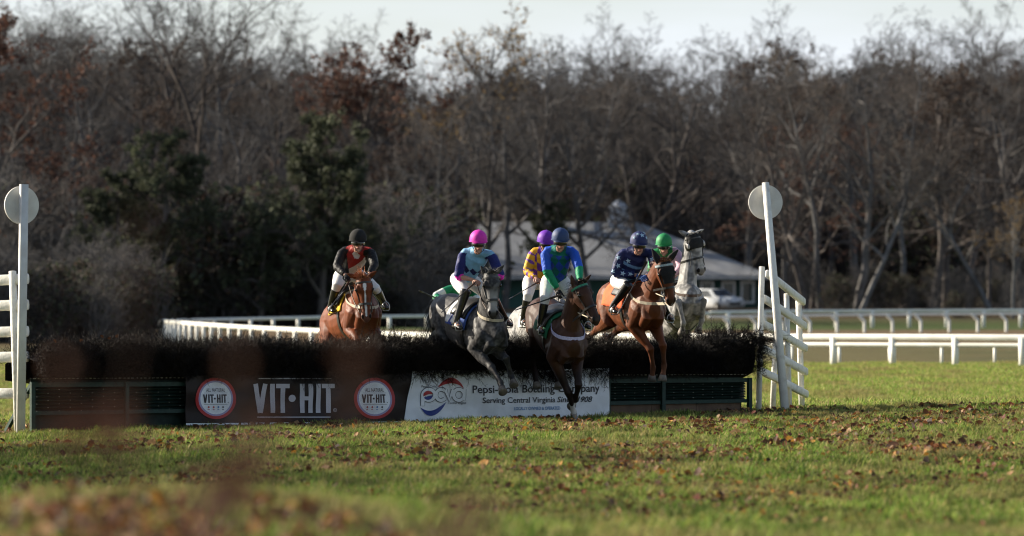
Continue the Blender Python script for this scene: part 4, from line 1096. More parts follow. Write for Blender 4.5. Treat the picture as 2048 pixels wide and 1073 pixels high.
# number on the cloth of the dark grey
def cloth_text(fr, s, sc, size, m_, sidesign, ang):
    cu = bpy.data.curves.new('t', 'FONT'); cu.body = s; cu.size = 1; cu.offset = .02; to = bpy.data.objects.new('t', cu); COL.objects.link(to)
    me = bpy.data.meshes.new_from_object(to.evaluated_get(bpy.context.evaluated_depsgraph_get())); bpy.data.objects.remove(to)
    xs = [v.co.x for v in me.vertices]; cx = (min(xs) + max(xs)) / 2
    bm = bmesh.new(); vs = []; d, up, side = fr['d'], fr['up'], fr['side'] * sidesign
    for v in me.vertices:
        s_ = sc - (v.co.x - cx) * size / TL * (-1 if sidesign < 0 else 1) * -1; a_ = R(ang) - (v.co.y - .36) * size / .30
        o_ = (up * math.cos(a_) + side * math.sin(a_)).normalized(); c_ = fr['pos'](s_) - up * .03
        q = fr['cast'](c_ + o_, -o_, .04); vs.append(bm.verts.new(q if q is not None else c_ + o_ * .33))
    for p in me.polygons:
        try: bm.faces.new([vs[i] for i in p.vertices])
        except ValueError: pass
    bm_obj('number', bm, m_, fr['root'])
cloth_text(HF[2], '2', .53, .22, mat('number_blue', (.03, .06, .30), None, 9, .7), -1, 66)

# ------------------------------------------------------------------ riders
SILK = mat_attr('racing_silk', rough=.55, var=.15, scale=8, bump=.9, bscale=11, spec=.2, sheen=0, detail=3, dist=.03)
SKIN = mat('skin', (.46, .25, .18), (.40, .20, .15), 14, .5, .05, 60, .35)
SKINA = mat_attr('face_skin', rough=.5, var=.08, scale=20, bump=.05, spec=.35)
BREECH = mat('white_breeches', (.74, .72, .69), (.62, .60, .57), 7, .65, .6, 12)
BOOT = mat('black_boot', (.012, .011, .010), (.018, .016, .015), 12, .25, .15, 20, .6)
GOG = mat('goggle_lens', (.006, .006, .007), (.012, .010, .008), 3, .08, spec=.7)
HAIR = mat('auburn_hair', (.16, .06, .03), None, 20, .6)
GLOVEB, GLOVEU = cloth('black_glove', (.012, .012, .013)), cloth('blue_glove', (.05, .12, .35))

def hand(bm, wrist, fdir, pdir, mirror):
    """palm and five bent fingers closed round a rein; fdir along the palm, pdir palm normal"""
    fdir = fdir.normalized(); s = fdir.cross(pdir).normalized(); pn = s.cross(fdir).normalized()
    pc = wrist + fdir * .045
    loft(bm, [(wrist, .026, .019, s), (wrist + fdir * .03, .036, .018, s), (wrist + fdir * .075, .040, .016, s)], 10, .6)
    for i, (L, o_) in enumerate(((.070, -.030), (.078, -.010), (.074, .010), (.058, .029))):
        b_ = wrist + fdir * .08 + s * o_ * mirror
        p1 = b_ + fdir * L * .42 + pn * L * .18; p2 = p1 - fdir * L * .05 + pn * L * .42; p3 = p2 - fdir * L * .32 + pn * L * .06
        tube(bm, [b_ - fdir * .01, p1, p2, p3], [.0098, .0092, .0085, .0075], 7)
    tb = wrist + fdir * .03 - s * .036 * mirror
    tube(bm, [tb, tb - s * .018 * mirror + fdir * .025 + pn * .012, tb - s * .004 * mirror + fdir * .052 + pn * .032], [.013, .011, .009], 7)

def rider(sp, hf):
    rt = thing('person', sp['label'], 'jockey', (0, 0, 0), 'jockeys riding over the hurdle')
    hc = P(*sp['head']); f = Vector(sp.get('face', (.12, -1, -.18))).normalized(); up = (EZ - f * EZ.dot(f)).normalized(); hs = f.cross(up).normalized()   # hs points to viewer's left? (right hand of the rider is viewer's left)
    if hs.x > 0: hs = -hs                      # hs towards viewer's left
    mid = P((sp['shL'][0] + sp['shR'][0]) / 2, (sp['shL'][1] + sp['shR'][1]) / 2 - 2, hc.y + .16)
    shL = P(*sp['shL'], mid.y + sp.get('shd', .03)); shR = P(*sp['shR'], mid.y - sp.get('shd', .03))
    pel = step(mid, *sp['pel'], .52, 1)
    ts = (shL - shR).normalized(); tax = (mid - pel).normalized()
    elL = step(shL, *sp['elL'], .29, sp.get('eLs', -1)); elR = step(shR, *sp['elR'], .29, sp.get('eRs', -1))
    haL = step(elL, *sp['haL'], .25, -1); haR = step(elR, *sp['haR'], .25, -1)
    ps = hf['side'] * -1; ps = ps if ps.x < 0 else -ps
    hiL = pel + ps * .10; hiR = pel - ps * .10
    knL = step(hiL, *sp['knL'], .42, -1); knR = step(hiR, *sp['knR'], .42, -1)
    anL = step(knL, *sp['anL'], .40, 1); anR = step(knR, *sp['anR'], .40, 1)
    hd = Vector((hf['d'].x, hf['d'].y, 0)).normalized()
    toL = anL + hd * .15 - EZ * .075; toR = anR + hd * .15 - EZ * .075
    BASE[rt.name] = Vector((pel.x, pel.y, pel.z - .1)); rt.location = BASE[rt.name]
    sd = ts
    neck = hc - up * .15 + f * -.025
    # body: one continuous skin
    B = Body()
    B.limb('torso', [(pel, .13, .09, ps), (pel.lerp(mid, .5), .11, .08, sd), (mid - tax * .08, .14, .09, sd), (mid, .12, .07, sd)], 14)
    B.limb('neck', [(mid - tax * .02, .06, .06, sd), (neck, .052, .055, hs), (hc - up * .06 - f * .01, .055, .06, hs)], 12)
    HN = [(-.190, .024, .026, .055), (-.174, .042, .045, .038), (-.138, .056, .066, .022), (-.098, .066, .084, .009), (-.05, .073, .095, 0), (.0, .074, .098, -.005), (.05, .07, .095, -.008), (.085, .05, .07, -.008)]
    B.limb('head', [(hc + up * z_ + f * o_, a_, b_, hs) for z_, a_, b_, o_ in HN], 14)
    B.limb('nose', [(hc - up * .055 + f * .090, .012, .012, hs), (hc - up * .100 + f * .110, .018, .017, hs), (hc - up * .112 + f * .092, .020, .011, hs)], 8)
    B.limb('lips', [(hc - up * .140 + f * .080 + hs * .022, .008, .008, up), (hc - up * .140 + f * .090, .011, .011, up), (hc - up * .140 + f * .080 - hs * .022, .008, .008, up)], 8)
    for sg in (-1, 1): B.limb('ear', [(hc - up * .03 + hs * sg * .073 - f * .01, .02, .012, f), (hc - up * .07 + hs * sg * .070 - f * .008, .014, .010, f)], 8)
    for sh, el, ha in ((shL, elL, haL), (shR, elR, haR)):
        B.limb('arm', [(mid.lerp(sh, .3), .035, .035, EZ), (sh.lerp(mid, .15), .033, .033, EZ), (sh.lerp(el, .2), .033, .033, EZ), (el, .036, .036, EZ), (el.lerp(ha, .35), .039, .036, EZ), (ha, .025, .022, EZ)], 10)
    for hi, kn, an, to in ((hiL, knL, anL, toL), (hiR, knR, anR, toR)):
        B.limb('leg', [(hi, .085, .085, ps), (kn, .055, .055, ps), (kn.lerp(an, .3), .05, .05, ps), (an, .036, .036, ps), (to, .035, .025, ps)], 10)
    hands = []
    for ha, el, mr in ((haL, elL, 1), (haR, elR, -1)): hands.append((ha, (ha - el).normalized() * .8 + Vector((.0, -.5, -.15)), (EZ * -.5 + (f * -.4)), mr))
    def addhands(b2):
        for h_ in hands: hand(b2, *h_)
    def pskin(V, tg):
        c = np.tile(np.array((.44, .235, .165)), (len(V), 1)); c = mixc(c, (tg == 'lips') * .8, (.34, .10, .09)); c = mixc(c, (tg == 'nose') * .35, (.5, .21, .15)); return c
    B.finish('body', SKINA, rt, .008, 3, pskin, None if sp.get('glove') else addhands)
    if sp.get('glove'):
        for h_ in hands:
            bm = bmesh.new(); hand(bm, *h_); bm_obj('glove', bm, sp['glove'], rt, True)
    # jacket
    J = Body()
    J.limb('torso', [(pel + tax * .03, .155, .115, ps), (pel.lerp(mid, .30), .158, .12, sd), (pel.lerp(mid, .62), .175, .128, sd), (mid - tax * .07, .182, .12, sd), (mid + tax * .01, .15, .09, sd), (mid.lerp(neck, .55), .075, .07, sd)], 18, .4)
    for nm, sh, el, ha in (('armL', shL, elL, haL), ('armR', shR, elR, haR)):
        short = sp.get('short')
        q = [(mid.lerp(sh, .35), .068, .066, EZ), (sh.lerp(mid, .12), .066, .066, EZ), (sh.lerp(el, .15), .071, .070, EZ), (sh.lerp(el, .55), .073, .070, EZ), (el, .066, .064, EZ)]
        J.limb(nm, q, 12, .6)
        J.limb('fore' + nm, [(el, .064, .062, EZ), (el.lerp(ha, .16 if short else .5), .057 if short else .054, .052, EZ)] + ([] if short else [(el.lerp(ha, .86), .041, .038, EZ)]), 12, .3)
    segs = dict(mid=mid, pel=pel, ts=ts, tax=tax, shL=shL, elL=elL, haL=haL, shR=shR, elR=elR, haR=haR, tn=ts.cross(tax))
    def pj(V, tg):
        q = V - np.array(mid); u_ = q @ np.array(-ts); v_ = q @ np.array(tax)     # u: viewer's right, v: up the torso (0 at the shoulders)
        ta = np.zeros(len(V))
        for s_ in 'LR':
            a_ = np.array(segs['sh' + s_]); e_ = np.array(segs['el' + s_]); h_ = np.array(segs['ha' + s_])
            m1 = tg == 'arm' + s_; d_ = e_ - a_; ta[m1] = ((V[m1] - a_) @ d_) / (d_ @ d_)
            m2 = tg == 'forearm' + s_; d_ = h_ - e_; ta[m2] = 1 + ((V[m2] - e_) @ d_) / (d_ @ d_)
        arm = np.char.startswith(tg.astype(str), 'arm') | np.char.startswith(tg.astype(str), 'fore')
        left = np.char.endswith(tg.astype(str), 'L') & arm
        return sp['silk'](V, u_, v_, ta, arm, left)
    jk, _ = J.finish('jacket', SILK, rt, .009, 4, pj)
    # breeches, boots
    K = Body(); K.limb('seat', [(pel + tax * .07, .15, .11, ps), (pel, .165, .125, ps), (pel - tax * .05, .14, .11, ps)], 14)
    for hi, kn, an in ((hiL, knL, anL), (hiR, knR, anR)):
        K.limb('thigh', [(hi.lerp(pel, .2), .115, .115, ps), (hi.lerp(kn, .3), .105, .105, ps), (hi.lerp(kn, .75), .085, .085, ps), (kn, .072, .072, ps), (kn.lerp(an, .2), .062, .062, ps)], 14)
    K.finish('breeches', BREECH, rt, .010, 4)
    for kn, an, to in ((knL, anL, toL), (knR, anR, toR)):
        bt = Body(); bt.limb('b', [(kn.lerp(an, sp.get('boot', .16)), sp.get('bootr', .066), sp.get('bootr', .066), ps), (kn.lerp(an, .45), .058, .060, ps), (an - (an - kn) * .08, .044, .046, ps), (an + EZ * -.02, .046, .048, ps)], 14, .3)
        bt.limb('b', [(an - hd * .05 - EZ * .05, .038, .036, ps), (an.lerp(to, .5) - EZ * .015, .043, .036, ps), (to, .036, .028, ps)], 12)
        bt.finish('boot', BOOT, rt, .010, 3)
        # stirrup of the horse
        bm = bmesh.new(); c_ = an.lerp(to, .62) - EZ * .02; L_ = []
        for k in range(20):
            a_ = R(-35 + 250 * k / 19); L_.append(c_ + ps * .052 * math.cos(a_) + (EZ * .078 * math.sin(a_)))
        L_.append(L_[0]); tube(bm, L_, .008, 6); st = bm_obj('stirrup', bm, STEEL, hf['root'], True)
        top = hf['pos'](.40) + hf['up'] * .22 + ps * (.25 if (an - pel).dot(ps) > 0 else -.25)
        bm = bmesh.new(); p0, p1 = c_ + EZ * .09, top; strap(bm, [p0, p0.lerp(p1, .5), p1], [hd] * 3, .025, .006, [ps] * 3); bm_obj('stirrup_leather', bm, LEATHER, hf['root'])
    # helmet with cover, band and peak
    bm = bmesh.new(); hu = sp.get('hsz', 1.0); c_ = hc + up * .0; rings = []
    for i in range(13):
        th = math.pi / 2 * i / 12 * 1.22; zz = math.cos(th) * .128 * hu; rr = math.sin(th)
        if th > math.pi / 2: rr = 1.0
        rings.append([bm.verts.new(c_ + up * (zz - .002) + (hs * math.cos(a_) * .122 + f * (math.sin(a_) * .142 - .005)) * rr * hu) for a_ in [2 * math.pi * k / 28 for k in range(28)]])
    for A, B_ in zip(rings[:-1], rings[1:]):
        for k in range(28): bm.faces.new((A[k], A[(k + 1) % 28], B_[(k + 1) % 28], B_[k]))
    bm.faces.new(rings[-1]); bmesh.ops.remove_doubles(bm, verts=bm.verts, dist=.0008)
    hel = bm_obj('helmet', bm, sp['hmat'], rt, True)
    bm = bmesh.new(); L_ = [c_ - up * .040 + (hs * math.cos(a_) * .1245 + f * (math.sin(a_) * .1445 - .005)) * hu for a_ in [2 * math.pi * k / 40 for k in range(41)]]
    tube(bm, L_, .0055, 6); bm_obj('helmet_band', bm, sp.get('bandmat', sp['hmat']), hel, True)
    bm = bmesh.new(); A, B_ = [], []
    for k in range(15):
        a_ = R(35 + 110 * k / 14); e_ = math.sin(math.pi * k / 14)
        for LL, r_, dz in ((A, 1.0, -.042), (B_, 1.0 + .13 * e_, -.050)): LL.append(c_ + up * dz + (hs * math.cos(a_) * .122 + f * (math.sin(a_) * .142 - .005)) * r_ * hu)
    for sh_ in (0, -.008):
        vs = [[bm.verts.new(p + up * sh_) for p in LL] for LL in (A, B_)]
        for k in range(14): bm.faces.new((vs[0][k], vs[0][k + 1], vs[1][k + 1], vs[1][k]))
    bm_obj('peak', bm, sp.get('peakmat', sp['hmat']), hel, True)
    bm = bmesh.new(); bmesh.ops.create_uvsphere(bm, u_segments=10, v_segments=6, radius=.009, matrix=Matrix.Translation(c_ + up * .126 * hu)); bm_obj('button', bm, sp['hmat'], hel, True)
    if sp.get('stars'):
        bm = bmesh.new()
        for az, el_, s_ in ((100, 38, .042), (62, 45, .030), (135, 20, .03), (150, 55, .03), (40, 20, .028)):
            a_, e_ = R(az), R(el_); nrm = (hs * math.cos(a_) * math.cos(e_) + f * math.sin(a_) * math.cos(e_) + up * math.sin(e_)).normalized()
            q = c_ + (hs * math.cos(a_) * math.cos(e_) * .122 + f * (math.sin(a_) * math.cos(e_) * .142 - .005) + up * math.sin(e_) * .128) * hu + nrm * .004
            ex = nrm.cross(up).normalized(); ey = ex.cross(nrm); vs = []
            for k in range(10):
                r_ = s_ if k % 2 == 0 else s_ * .42; vs.append(bm.verts.new(q + ex * r_ * math.sin(math.pi * k / 5) + ey * r_ * math.cos(math.pi * k / 5)))
            cc = bm.verts.new(q + nrm * .005)
            for k in range(10): bm.faces.new((cc, vs[k], vs[(k + 1) % 10]))
        bm_obj('star', bm, STARM, hel)
    if sp.get('stars'):       # stars printed on the sleeves
        bm = bmesh.new(); jb = BVHTree.FromObject(jk, bpy.context.evaluated_depsgraph_get()); off_ = BASE[jk.name]
        for a_, e_, fr_, ang in [(shL, elL, .25, 0), (shL, elL, .62, 30), (shL, elL, .95, -20), (elL, haL, .35, 10), (elL, haL, .7, 40), (shR, elR, .4, 0), (shR, elR, .8, 30), (mid, pel, .22, 0)]:
            ax = (e_ - a_).normalized(); c0 = a_.lerp(e_, fr_); o_ = Vector((math.sin(R(ang)) - .35, -1, .15)); o_ = (o_ - ax * o_.dot(ax)).normalized(); ex = ax; ey = ax.cross(o_); vs = []
            def hit(p):
                h_ = jb.ray_cast(p + o_ * .4 - off_, -o_); return (h_[0] + off_ + o_ * .004) if h_[0] is not None else p + o_ * .06
            for k in range(10):
                r_ = .042 if k % 2 == 0 else .018; vs.append(bm.verts.new(hit(c0 + ex * r_ * math.cos(math.pi * k / 5) + ey * r_ * math.sin(math.pi * k / 5))))
            cc = bm.verts.new(hit(c0) + o_ * .002)
            for k in range(10): bm.faces.new((cc, vs[k], vs[(k + 1) % 10]))
        bm_obj('sleeve_star', bm, STARM, jk)
    # goggles: curved lens and strap; chin harness
    bm = bmesh.new(); pp = []
    for k in range(13):
        a_ = R(10 + 160 * k / 12); pp.append(hc - up * .074 + hs * math.cos(a_) * .086 + f * math.sin(a_) * .122)
    loft(bm, [(p, .013, .034 if 1 < i < 11 else .02, f) for i, p in enumerate(pp)], 10, .3, power=3); bm_obj('goggles', bm, GOG, rt, True)
    bm = bmesh.new()
    for sg in (-1, 1):
        pl = [hc - up * .03 + hs * sg * .088 + f * .01, hc - up * .10 + hs * sg * .083 + f * .015, hc - up * .165 + hs * sg * .056 + f * .045, hc - up * .200 + f * .060]
        strap(bm, pl, [f] * 4, .028, .008, [hs * sg] * 4)
    bm_obj('chin_strap', bm, LEATHER, hel)
    if sp.get('hair'):
        bm = bmesh.new(); loft(bm, [(hc - up * .05 - f * .06, .075, .05, hs), (hc - up * .11 - f * .09, .065, .045, hs), (hc - up * .17 - f * .10, .03, .03, hs)], 12); bm_obj('hair', bm, HAIR, rt, True)
    # reins of the horse, from bit to hands
    for bt_, ha in zip(sorted(hf['bits'], key=lambda v: v.x), (haL, haR)):
        bm = bmesh.new(); e_ = ha + (hands[0][1]).normalized() * .06; m_ = bt_.lerp(e_, .5) - EZ * .06
        tube(bm, catmull([bt_, m_, e_], 6), .0085, 6); bm_obj('rein', bm, sp.get('reinmat', BROWNL), hf['root'], True)
    return dict(haL=haL, haR=haR, root=rt, hands=hands)

# silks: u to the viewer's right, v up the torso (0 at the shoulders, -.5 at the waist), ta 0 shoulder, 1 elbow, 2 wrist
def base_c(V, c): return np.tile(np.array(c, float), (len(V), 1))
def silk1(V, u, v, ta, arm, left):
    c = base_c(V, (.30, .025, .02)); c = mixc(c, ((np.abs((v + .22) - (u) * 1.05) < .075)).astype(float), (.58, .50, .42))
    c = mixc(c, ((v > -.05 - .4 * np.abs(u) * 0) & (np.abs(u) + np.abs(v + .0) * .6 < .055)).astype(float), (.6, .55, .52)); return mixc(c, ((arm & (ta > .02)) | ((np.abs(u + .01) > .125) & (v < .0))).astype(float), (.012, .011, .011))
def silk2(V, u, v, ta, arm, left):
    c = base_c(V, (.20, .42, .62)); c = mixc(c, ((np.abs(((u + .30) % .10) - .05) / .05 + np.abs(v + .25) / .065) < 1).astype(float), (.016, .018, .09))
    c = mixc(c, (arm & (ta > .0)).astype(float), (.014, .020, .125)); return mixc(c, (arm & (ta > 1.03)).astype(float), (.72, .03, .45))
def silk3(V, u, v, ta, arm, left):
    c = base_c(V, (.018, .055, .36)); dm = (np.abs(((u + .48) % .12) - .06) / .06 + np.abs(((v + .55) % .18) - .09) / .09) < 1
    c = mixc(c, (dm & ~arm & (v < -.02)).astype(float), (.008, .11, .10)); c = mixc(c, ((v > -.03) & ~arm).astype(float), (.012, .16, .13))
    c = mixc(c, arm.astype(float), (.02, .09, .50)); return mixc(c, (arm & (ta > .98)).astype(float), (.012, .24, .11))
def silk4(V, u, v, ta, arm, left):
    c = base_c(V, (.60, .33, .02)); ck = ((np.floor((u + 1) / .11) + np.floor((v + 1) / .12)) % 2 == 0)
    c = mixc(c, (ck & ~arm).astype(float), (.11, .025, .24)); return mixc(c, (arm & ((((ta * 2.4) % 1) < .42) & (np.sin(V[:, 2] * 55 + V[:, 0] * 50) > -.3))).astype(float), (.14, .04, .30))
def silk5(V, u, v, ta, arm, left):
    c = base_c(V, (.016, .022, .085)); c = mixc(c, ((((v + 1.0) % .115) < .045) & ~arm & (v < -.12)).astype(float), (.14, .26, .44))
    return c
def silk6(V, u, v, ta, arm, left):
    c = base_c(V, (.02, .22, .07)); return mixc(c, ((u > .05) & ~((v > -.02) & (u < .12)) & ((arm & ~left) | (u > .06))).astype(float), (.58, .36, .44))
def silk7(V, u, v, ta, arm, left):
    c = base_c(V, (.012, .20, .09)); return mixc(c, (arm & (ta > .45) & (ta < 1.12)).astype(float), (.62, .64, .60))
def hm(name, c, rough=.6): return mat(name, c, tuple(x * .8 for x in c), 20, rough, .15, 40, .35)
STARM = mat('pale_blue_star', (.42, .58, .72), None, 10, .6)
J_ = {}
J_[1] = dict(label='rider in a black helmet, red jacket with pale sash and black sleeves', head=(716, 476, 79.75), shL=(686, 503), shR=(742, 504), pel=(697, 548), elL=(674, 534), haL=(691, 551), elR=(749, 531), haR=(738, 549), knL=(674, 572), knR=(752, 578), anL=(661, 612), anR=(768, 606),
    silk=silk1, hmat=hm('black_velvet', (.012, .012, .012), .9), hair=True, face=(.12, -1, -.04), glove=GLOVEB)
J_[2] = dict(label='rider in a pink helmet and pale blue jacket with navy diamonds', head=(957, 478, 78.4), shL=(927, 506), shR=(983, 510), pel=(926, 558), elL=(917, 553), haL=(948, 561), elR=(1001, 552), haR=(984, 570), knL=(930, 586), knR=(988, 600), anL=(911, 646), anR=(1012, 640), short=True, boot=-.08, bootr=.078,
    silk=silk2, hmat=hm('magenta_cover', (.68, .03, .42)), face=(.16, -1, -.06))
J_[3] = dict(label='rider in a dark blue helmet and blue and green jacket with black gloves', head=(1121, 474, 78.4), shL=(1090, 503), shR=(1147, 503), pel=(1110, 562), elL=(1094, 543), haL=(1117, 581), elR=(1158, 538), haR=(1160, 564), knL=(1090, 598), knR=(1152, 600), anL=(1080, 654), anR=(1172, 645),
    reinmat=TAN, silk=silk3, hmat=hm('navy_cover', (.028, .055, .15)), glove=GLOVEB, face=(.10, -1, -.14))
J_[4] = dict(label='rider in a purple helmet and yellow jacket with purple blocks', head=(1092, 478, 82.5), shL=(1067, 504), shR=(1117, 506), pel=(1072, 562), elL=(1054, 543), haL=(1072, 557), elR=(1112, 545), haR=(1100, 562), knL=(1056, 592), knR=(1108, 600), anL=(1046, 640), anR=(1112, 640),
    silk=silk4, hmat=hm('purple_cover', (.16, .025, .42)), face=(.35, -1, -.2))
J_[5] = dict(label='rider in a navy helmet with pale stars and a navy jacket', head=(1278, 481, 79.75), shL=(1243, 507), shR=(1303, 507), pel=(1246, 562), elL=(1230, 547), haL=(1274, 551), elR=(1312, 545), haR=(1292, 553), knL=(1254, 574), knR=(1314, 590), anL=(1224, 614), anR=(1336, 630), boot=-.12, bootr=.078,
    reinmat=TAN, silk=silk5, hmat=hm('navy_star_cover', (.020, .028, .11)), stars=True, glove=GLOVEU, face=(.22, -1, -.10))
J_[6] = dict(label='rider in a green helmet and green and pink jacket behind the hooded chestnut', head=(1328, 484, 84.2), shL=(1308, 507), shR=(1353, 503), pel=(1335, 552), elL=(1303, 543), haL=(1335, 548), elR=(1362, 535), haR=(1338, 562), knL=(1320, 575), knR=(1372, 580), anL=(1310, 618), anR=(1380, 620),
    silk=silk6, hmat=hm('green_cover', (.012, .24, .07)), face=(.05, -1, -.10))
J_[7] = dict(label='crouching rider in green and white sleeves behind the dark grey rump', head=(934, 566, 89.3), shL=(902, 578), shR=(948, 586), pel=(912, 622), elL=(871, 593), haL=(884, 603), elR=(958, 610), haR=(950, 622), knL=(905, 640), knR=(950, 645), anL=(898, 682), anR=(955, 690),
    silk=silk7, hmat=hm('white_cover', (.6, .6, .6)), face=(.2, -1, -.2))
JF = {k: rider(v, HF[k]) for k, v in J_.items()}

def whip(label, a_, b_, r_=.008, m_=LEATHER):
    rt = thing('riding_whip', label, 'whip', a_, 'whips held by the jockeys'); d = (b_ - a_); 
    bm = bmesh.new(); tube(bm, [a_ + d * .3, a_ + d * .7, b_], [r_, r_ * .8, r_ * .7], 7); bm_obj('shaft', bm, m_, rt, True)
    bm = bmesh.new(); tube(bm, [a_, a_ + d * .28], [r_ * 1.6, r_ * 1.4], 8); bm_obj('grip', bm, BROWNL, rt, True)
    t_ = d.normalized(); bm = bmesh.new(); loft(bm, [(b_, r_ * 1.0, r_ * .8, anyside(d)), (b_ + t_ * .05, r_ * 2.2, r_ * .6, anyside(d)), (b_ + t_ * .10, r_ * 1.8, r_ * .5, anyside(d))], 8); bm_obj('flap', bm, m_, rt, True)
def hp_(k, s_, px, py): return P(px, py, JF[k][s_].y - .06)
whip('black whip held low by the rider in the black helmet', hp_(1, 'haL', 700, 560), P(668, 606, 79.1))
whip('whip pointing down left from the pink helmeted rider', hp_(2, 'haL', 952, 564), P(891, 618, 78.0))
whip('black whip held level by the rider in blue and green', hp_(3, 'haL', 1122, 590), P(1042, 617, 78.0), .011)
whip('thin whip of the rider in yellow and purple', hp_(4, 'haL', 1077, 564), P(1026, 594, 81.8))
whip('black whip slanting across the orange saddle cloth', hp_(5, 'haL', 1293, 525), P(1242, 618, 79.2), .011)
whip('black whip sticking out behind the dark grey rump', hp_(7, 'haL', 884, 602), P(846, 585, 88.6), .012)

# ------------------------------------------------------------------ barn and parked car
#@@FAR
BY = 404
ROOF = mat('grey_shingle_roof', (.25, .255, .265), (.16, .163, .17), .5, .8, .3, 4, detail=8); BGREEN = mat('barn_green', (.065, .17, .15), (.05, .135, .12), 1, .7, .2, 6)
TRIM = mat('pale_trim', (.62, .62, .60), None, 3, .6); PANE = mat('dark_pane', (.02, .025, .03), None, 2, .1, spec=.6)
bx0, bx1 = P(890, 0, BY).x, P(1545, 0, BY).x; eave = P(0, 552, BY).z; ridge = P(0, 444, BY + 7).z; gb = gz((bx0 + bx1) / 2, BY) - .2; depth = 14
barn = thing('barn', 'long green barn with a grey hipped roof and cupola behind the riders', 'barn', ((bx0 + bx1) / 2, BY + depth / 2, gb))
bm = bmesh.new(); box(bm, ((bx0 + bx1) / 2, BY + depth / 2 + .7, (gb + eave) / 2), EX, EY, EZ, (bx1 - bx0) / 2 - .7, depth / 2 - .7, (eave - gb) / 2); bm_obj('wall', bm, BGREEN, barn)
bm = bmesh.new(); rx0, rx1 = P(960, 0, BY + 7).x, P(1275, 0, BY + 7).x; ry = BY + depth / 2 + .7
lo_ = [Vector((bx0, BY, eave)), Vector((bx1, BY, eave)), Vector((bx1, BY + depth + 1.4, eave)), Vector((bx0, BY + depth + 1.4, eave))]; hi_ = [Vector((rx0, ry, ridge)), Vector((rx1, ry, ridge))]
va = [bm.verts.new(p) for p in lo_]; vb = [bm.verts.new(p - EZ * .18) for p in lo_]; vr = [bm.verts.new(p) for p in hi_]
bm.faces.new((va[0], va[1], vr[1], vr[0])); bm.faces.new((va[2], va[3], vr[0], vr[1])); bm.faces.new((va[1], va[2], vr[1])); bm.faces.new((va[3], va[0], vr[0])); bm.faces.new(vb)
for k in range(4): bm.faces.new((va[k], va[(k + 1) % 4], vb[(k + 1) % 4], vb[k]))
roof = bm_obj('roof', bm, ROOF, barn)
bm = bmesh.new(); cx, cy = P(1237, 0, BY + 7).x, ry
box(bm, (cx, cy, ridge + .1), EX, EY, EZ, .75, .75, .5); box(bm, (cx, cy, ridge + .66), EX, EY, EZ, .9, .9, .06); box(bm, (cx, cy, ridge + .9), EX, EY, EZ, .55, .55, .18)
loft(bm, [(Vector((cx, cy, ridge + 1.08)), .72, .72, EX), (Vector((cx, cy, ridge + 1.3)), .5, .5, EX), (Vector((cx, cy, ridge + 1.55)), .12, .12, EX)], 8, .5)
bm_obj('cupola', bm, mat('cupola_grey', (.52, .54, .57), None, 2, .6), roof)
for px in (1352, 1376, 1414, 1457, 1495, 1330):
    q = P(px, 585, BY + .66); wf = bmesh.new(); hw, hh = (.42, .72)
    for s_ in (-1, 1):
        box(wf, q + EX * s_ * hw, EX, EY, EZ, .09, .04, hh + .09); box(wf, q + EZ * s_ * hh, EX, EY, EZ, hw - .09, .04, .09)
    wo = bm_obj('window', wf, TRIM, barn); wf = bmesh.new(); box(wf, q + EY * .01, EX, EY, EZ, hw - .09, .02, hh - .09); bm_obj('pane', wf, PANE, wo)
q = P(1515, 590, BY + .66); bm = bmesh.new(); box(bm, (q.x, q.y, gb + 1.3), EX, EY, EZ, .55, .03, 1.25); bm_obj('door', bm, mat('door_green', (.02, .05, .045), None, 3, .6), barn)
bm = bmesh.new(); box(bm, ((bx0 + bx1) / 2, BY - .03, eave - .16), EX, EY, EZ, (bx1 - bx0) / 2, .02, .09); bm_obj('fascia', bm, TRIM, barn)

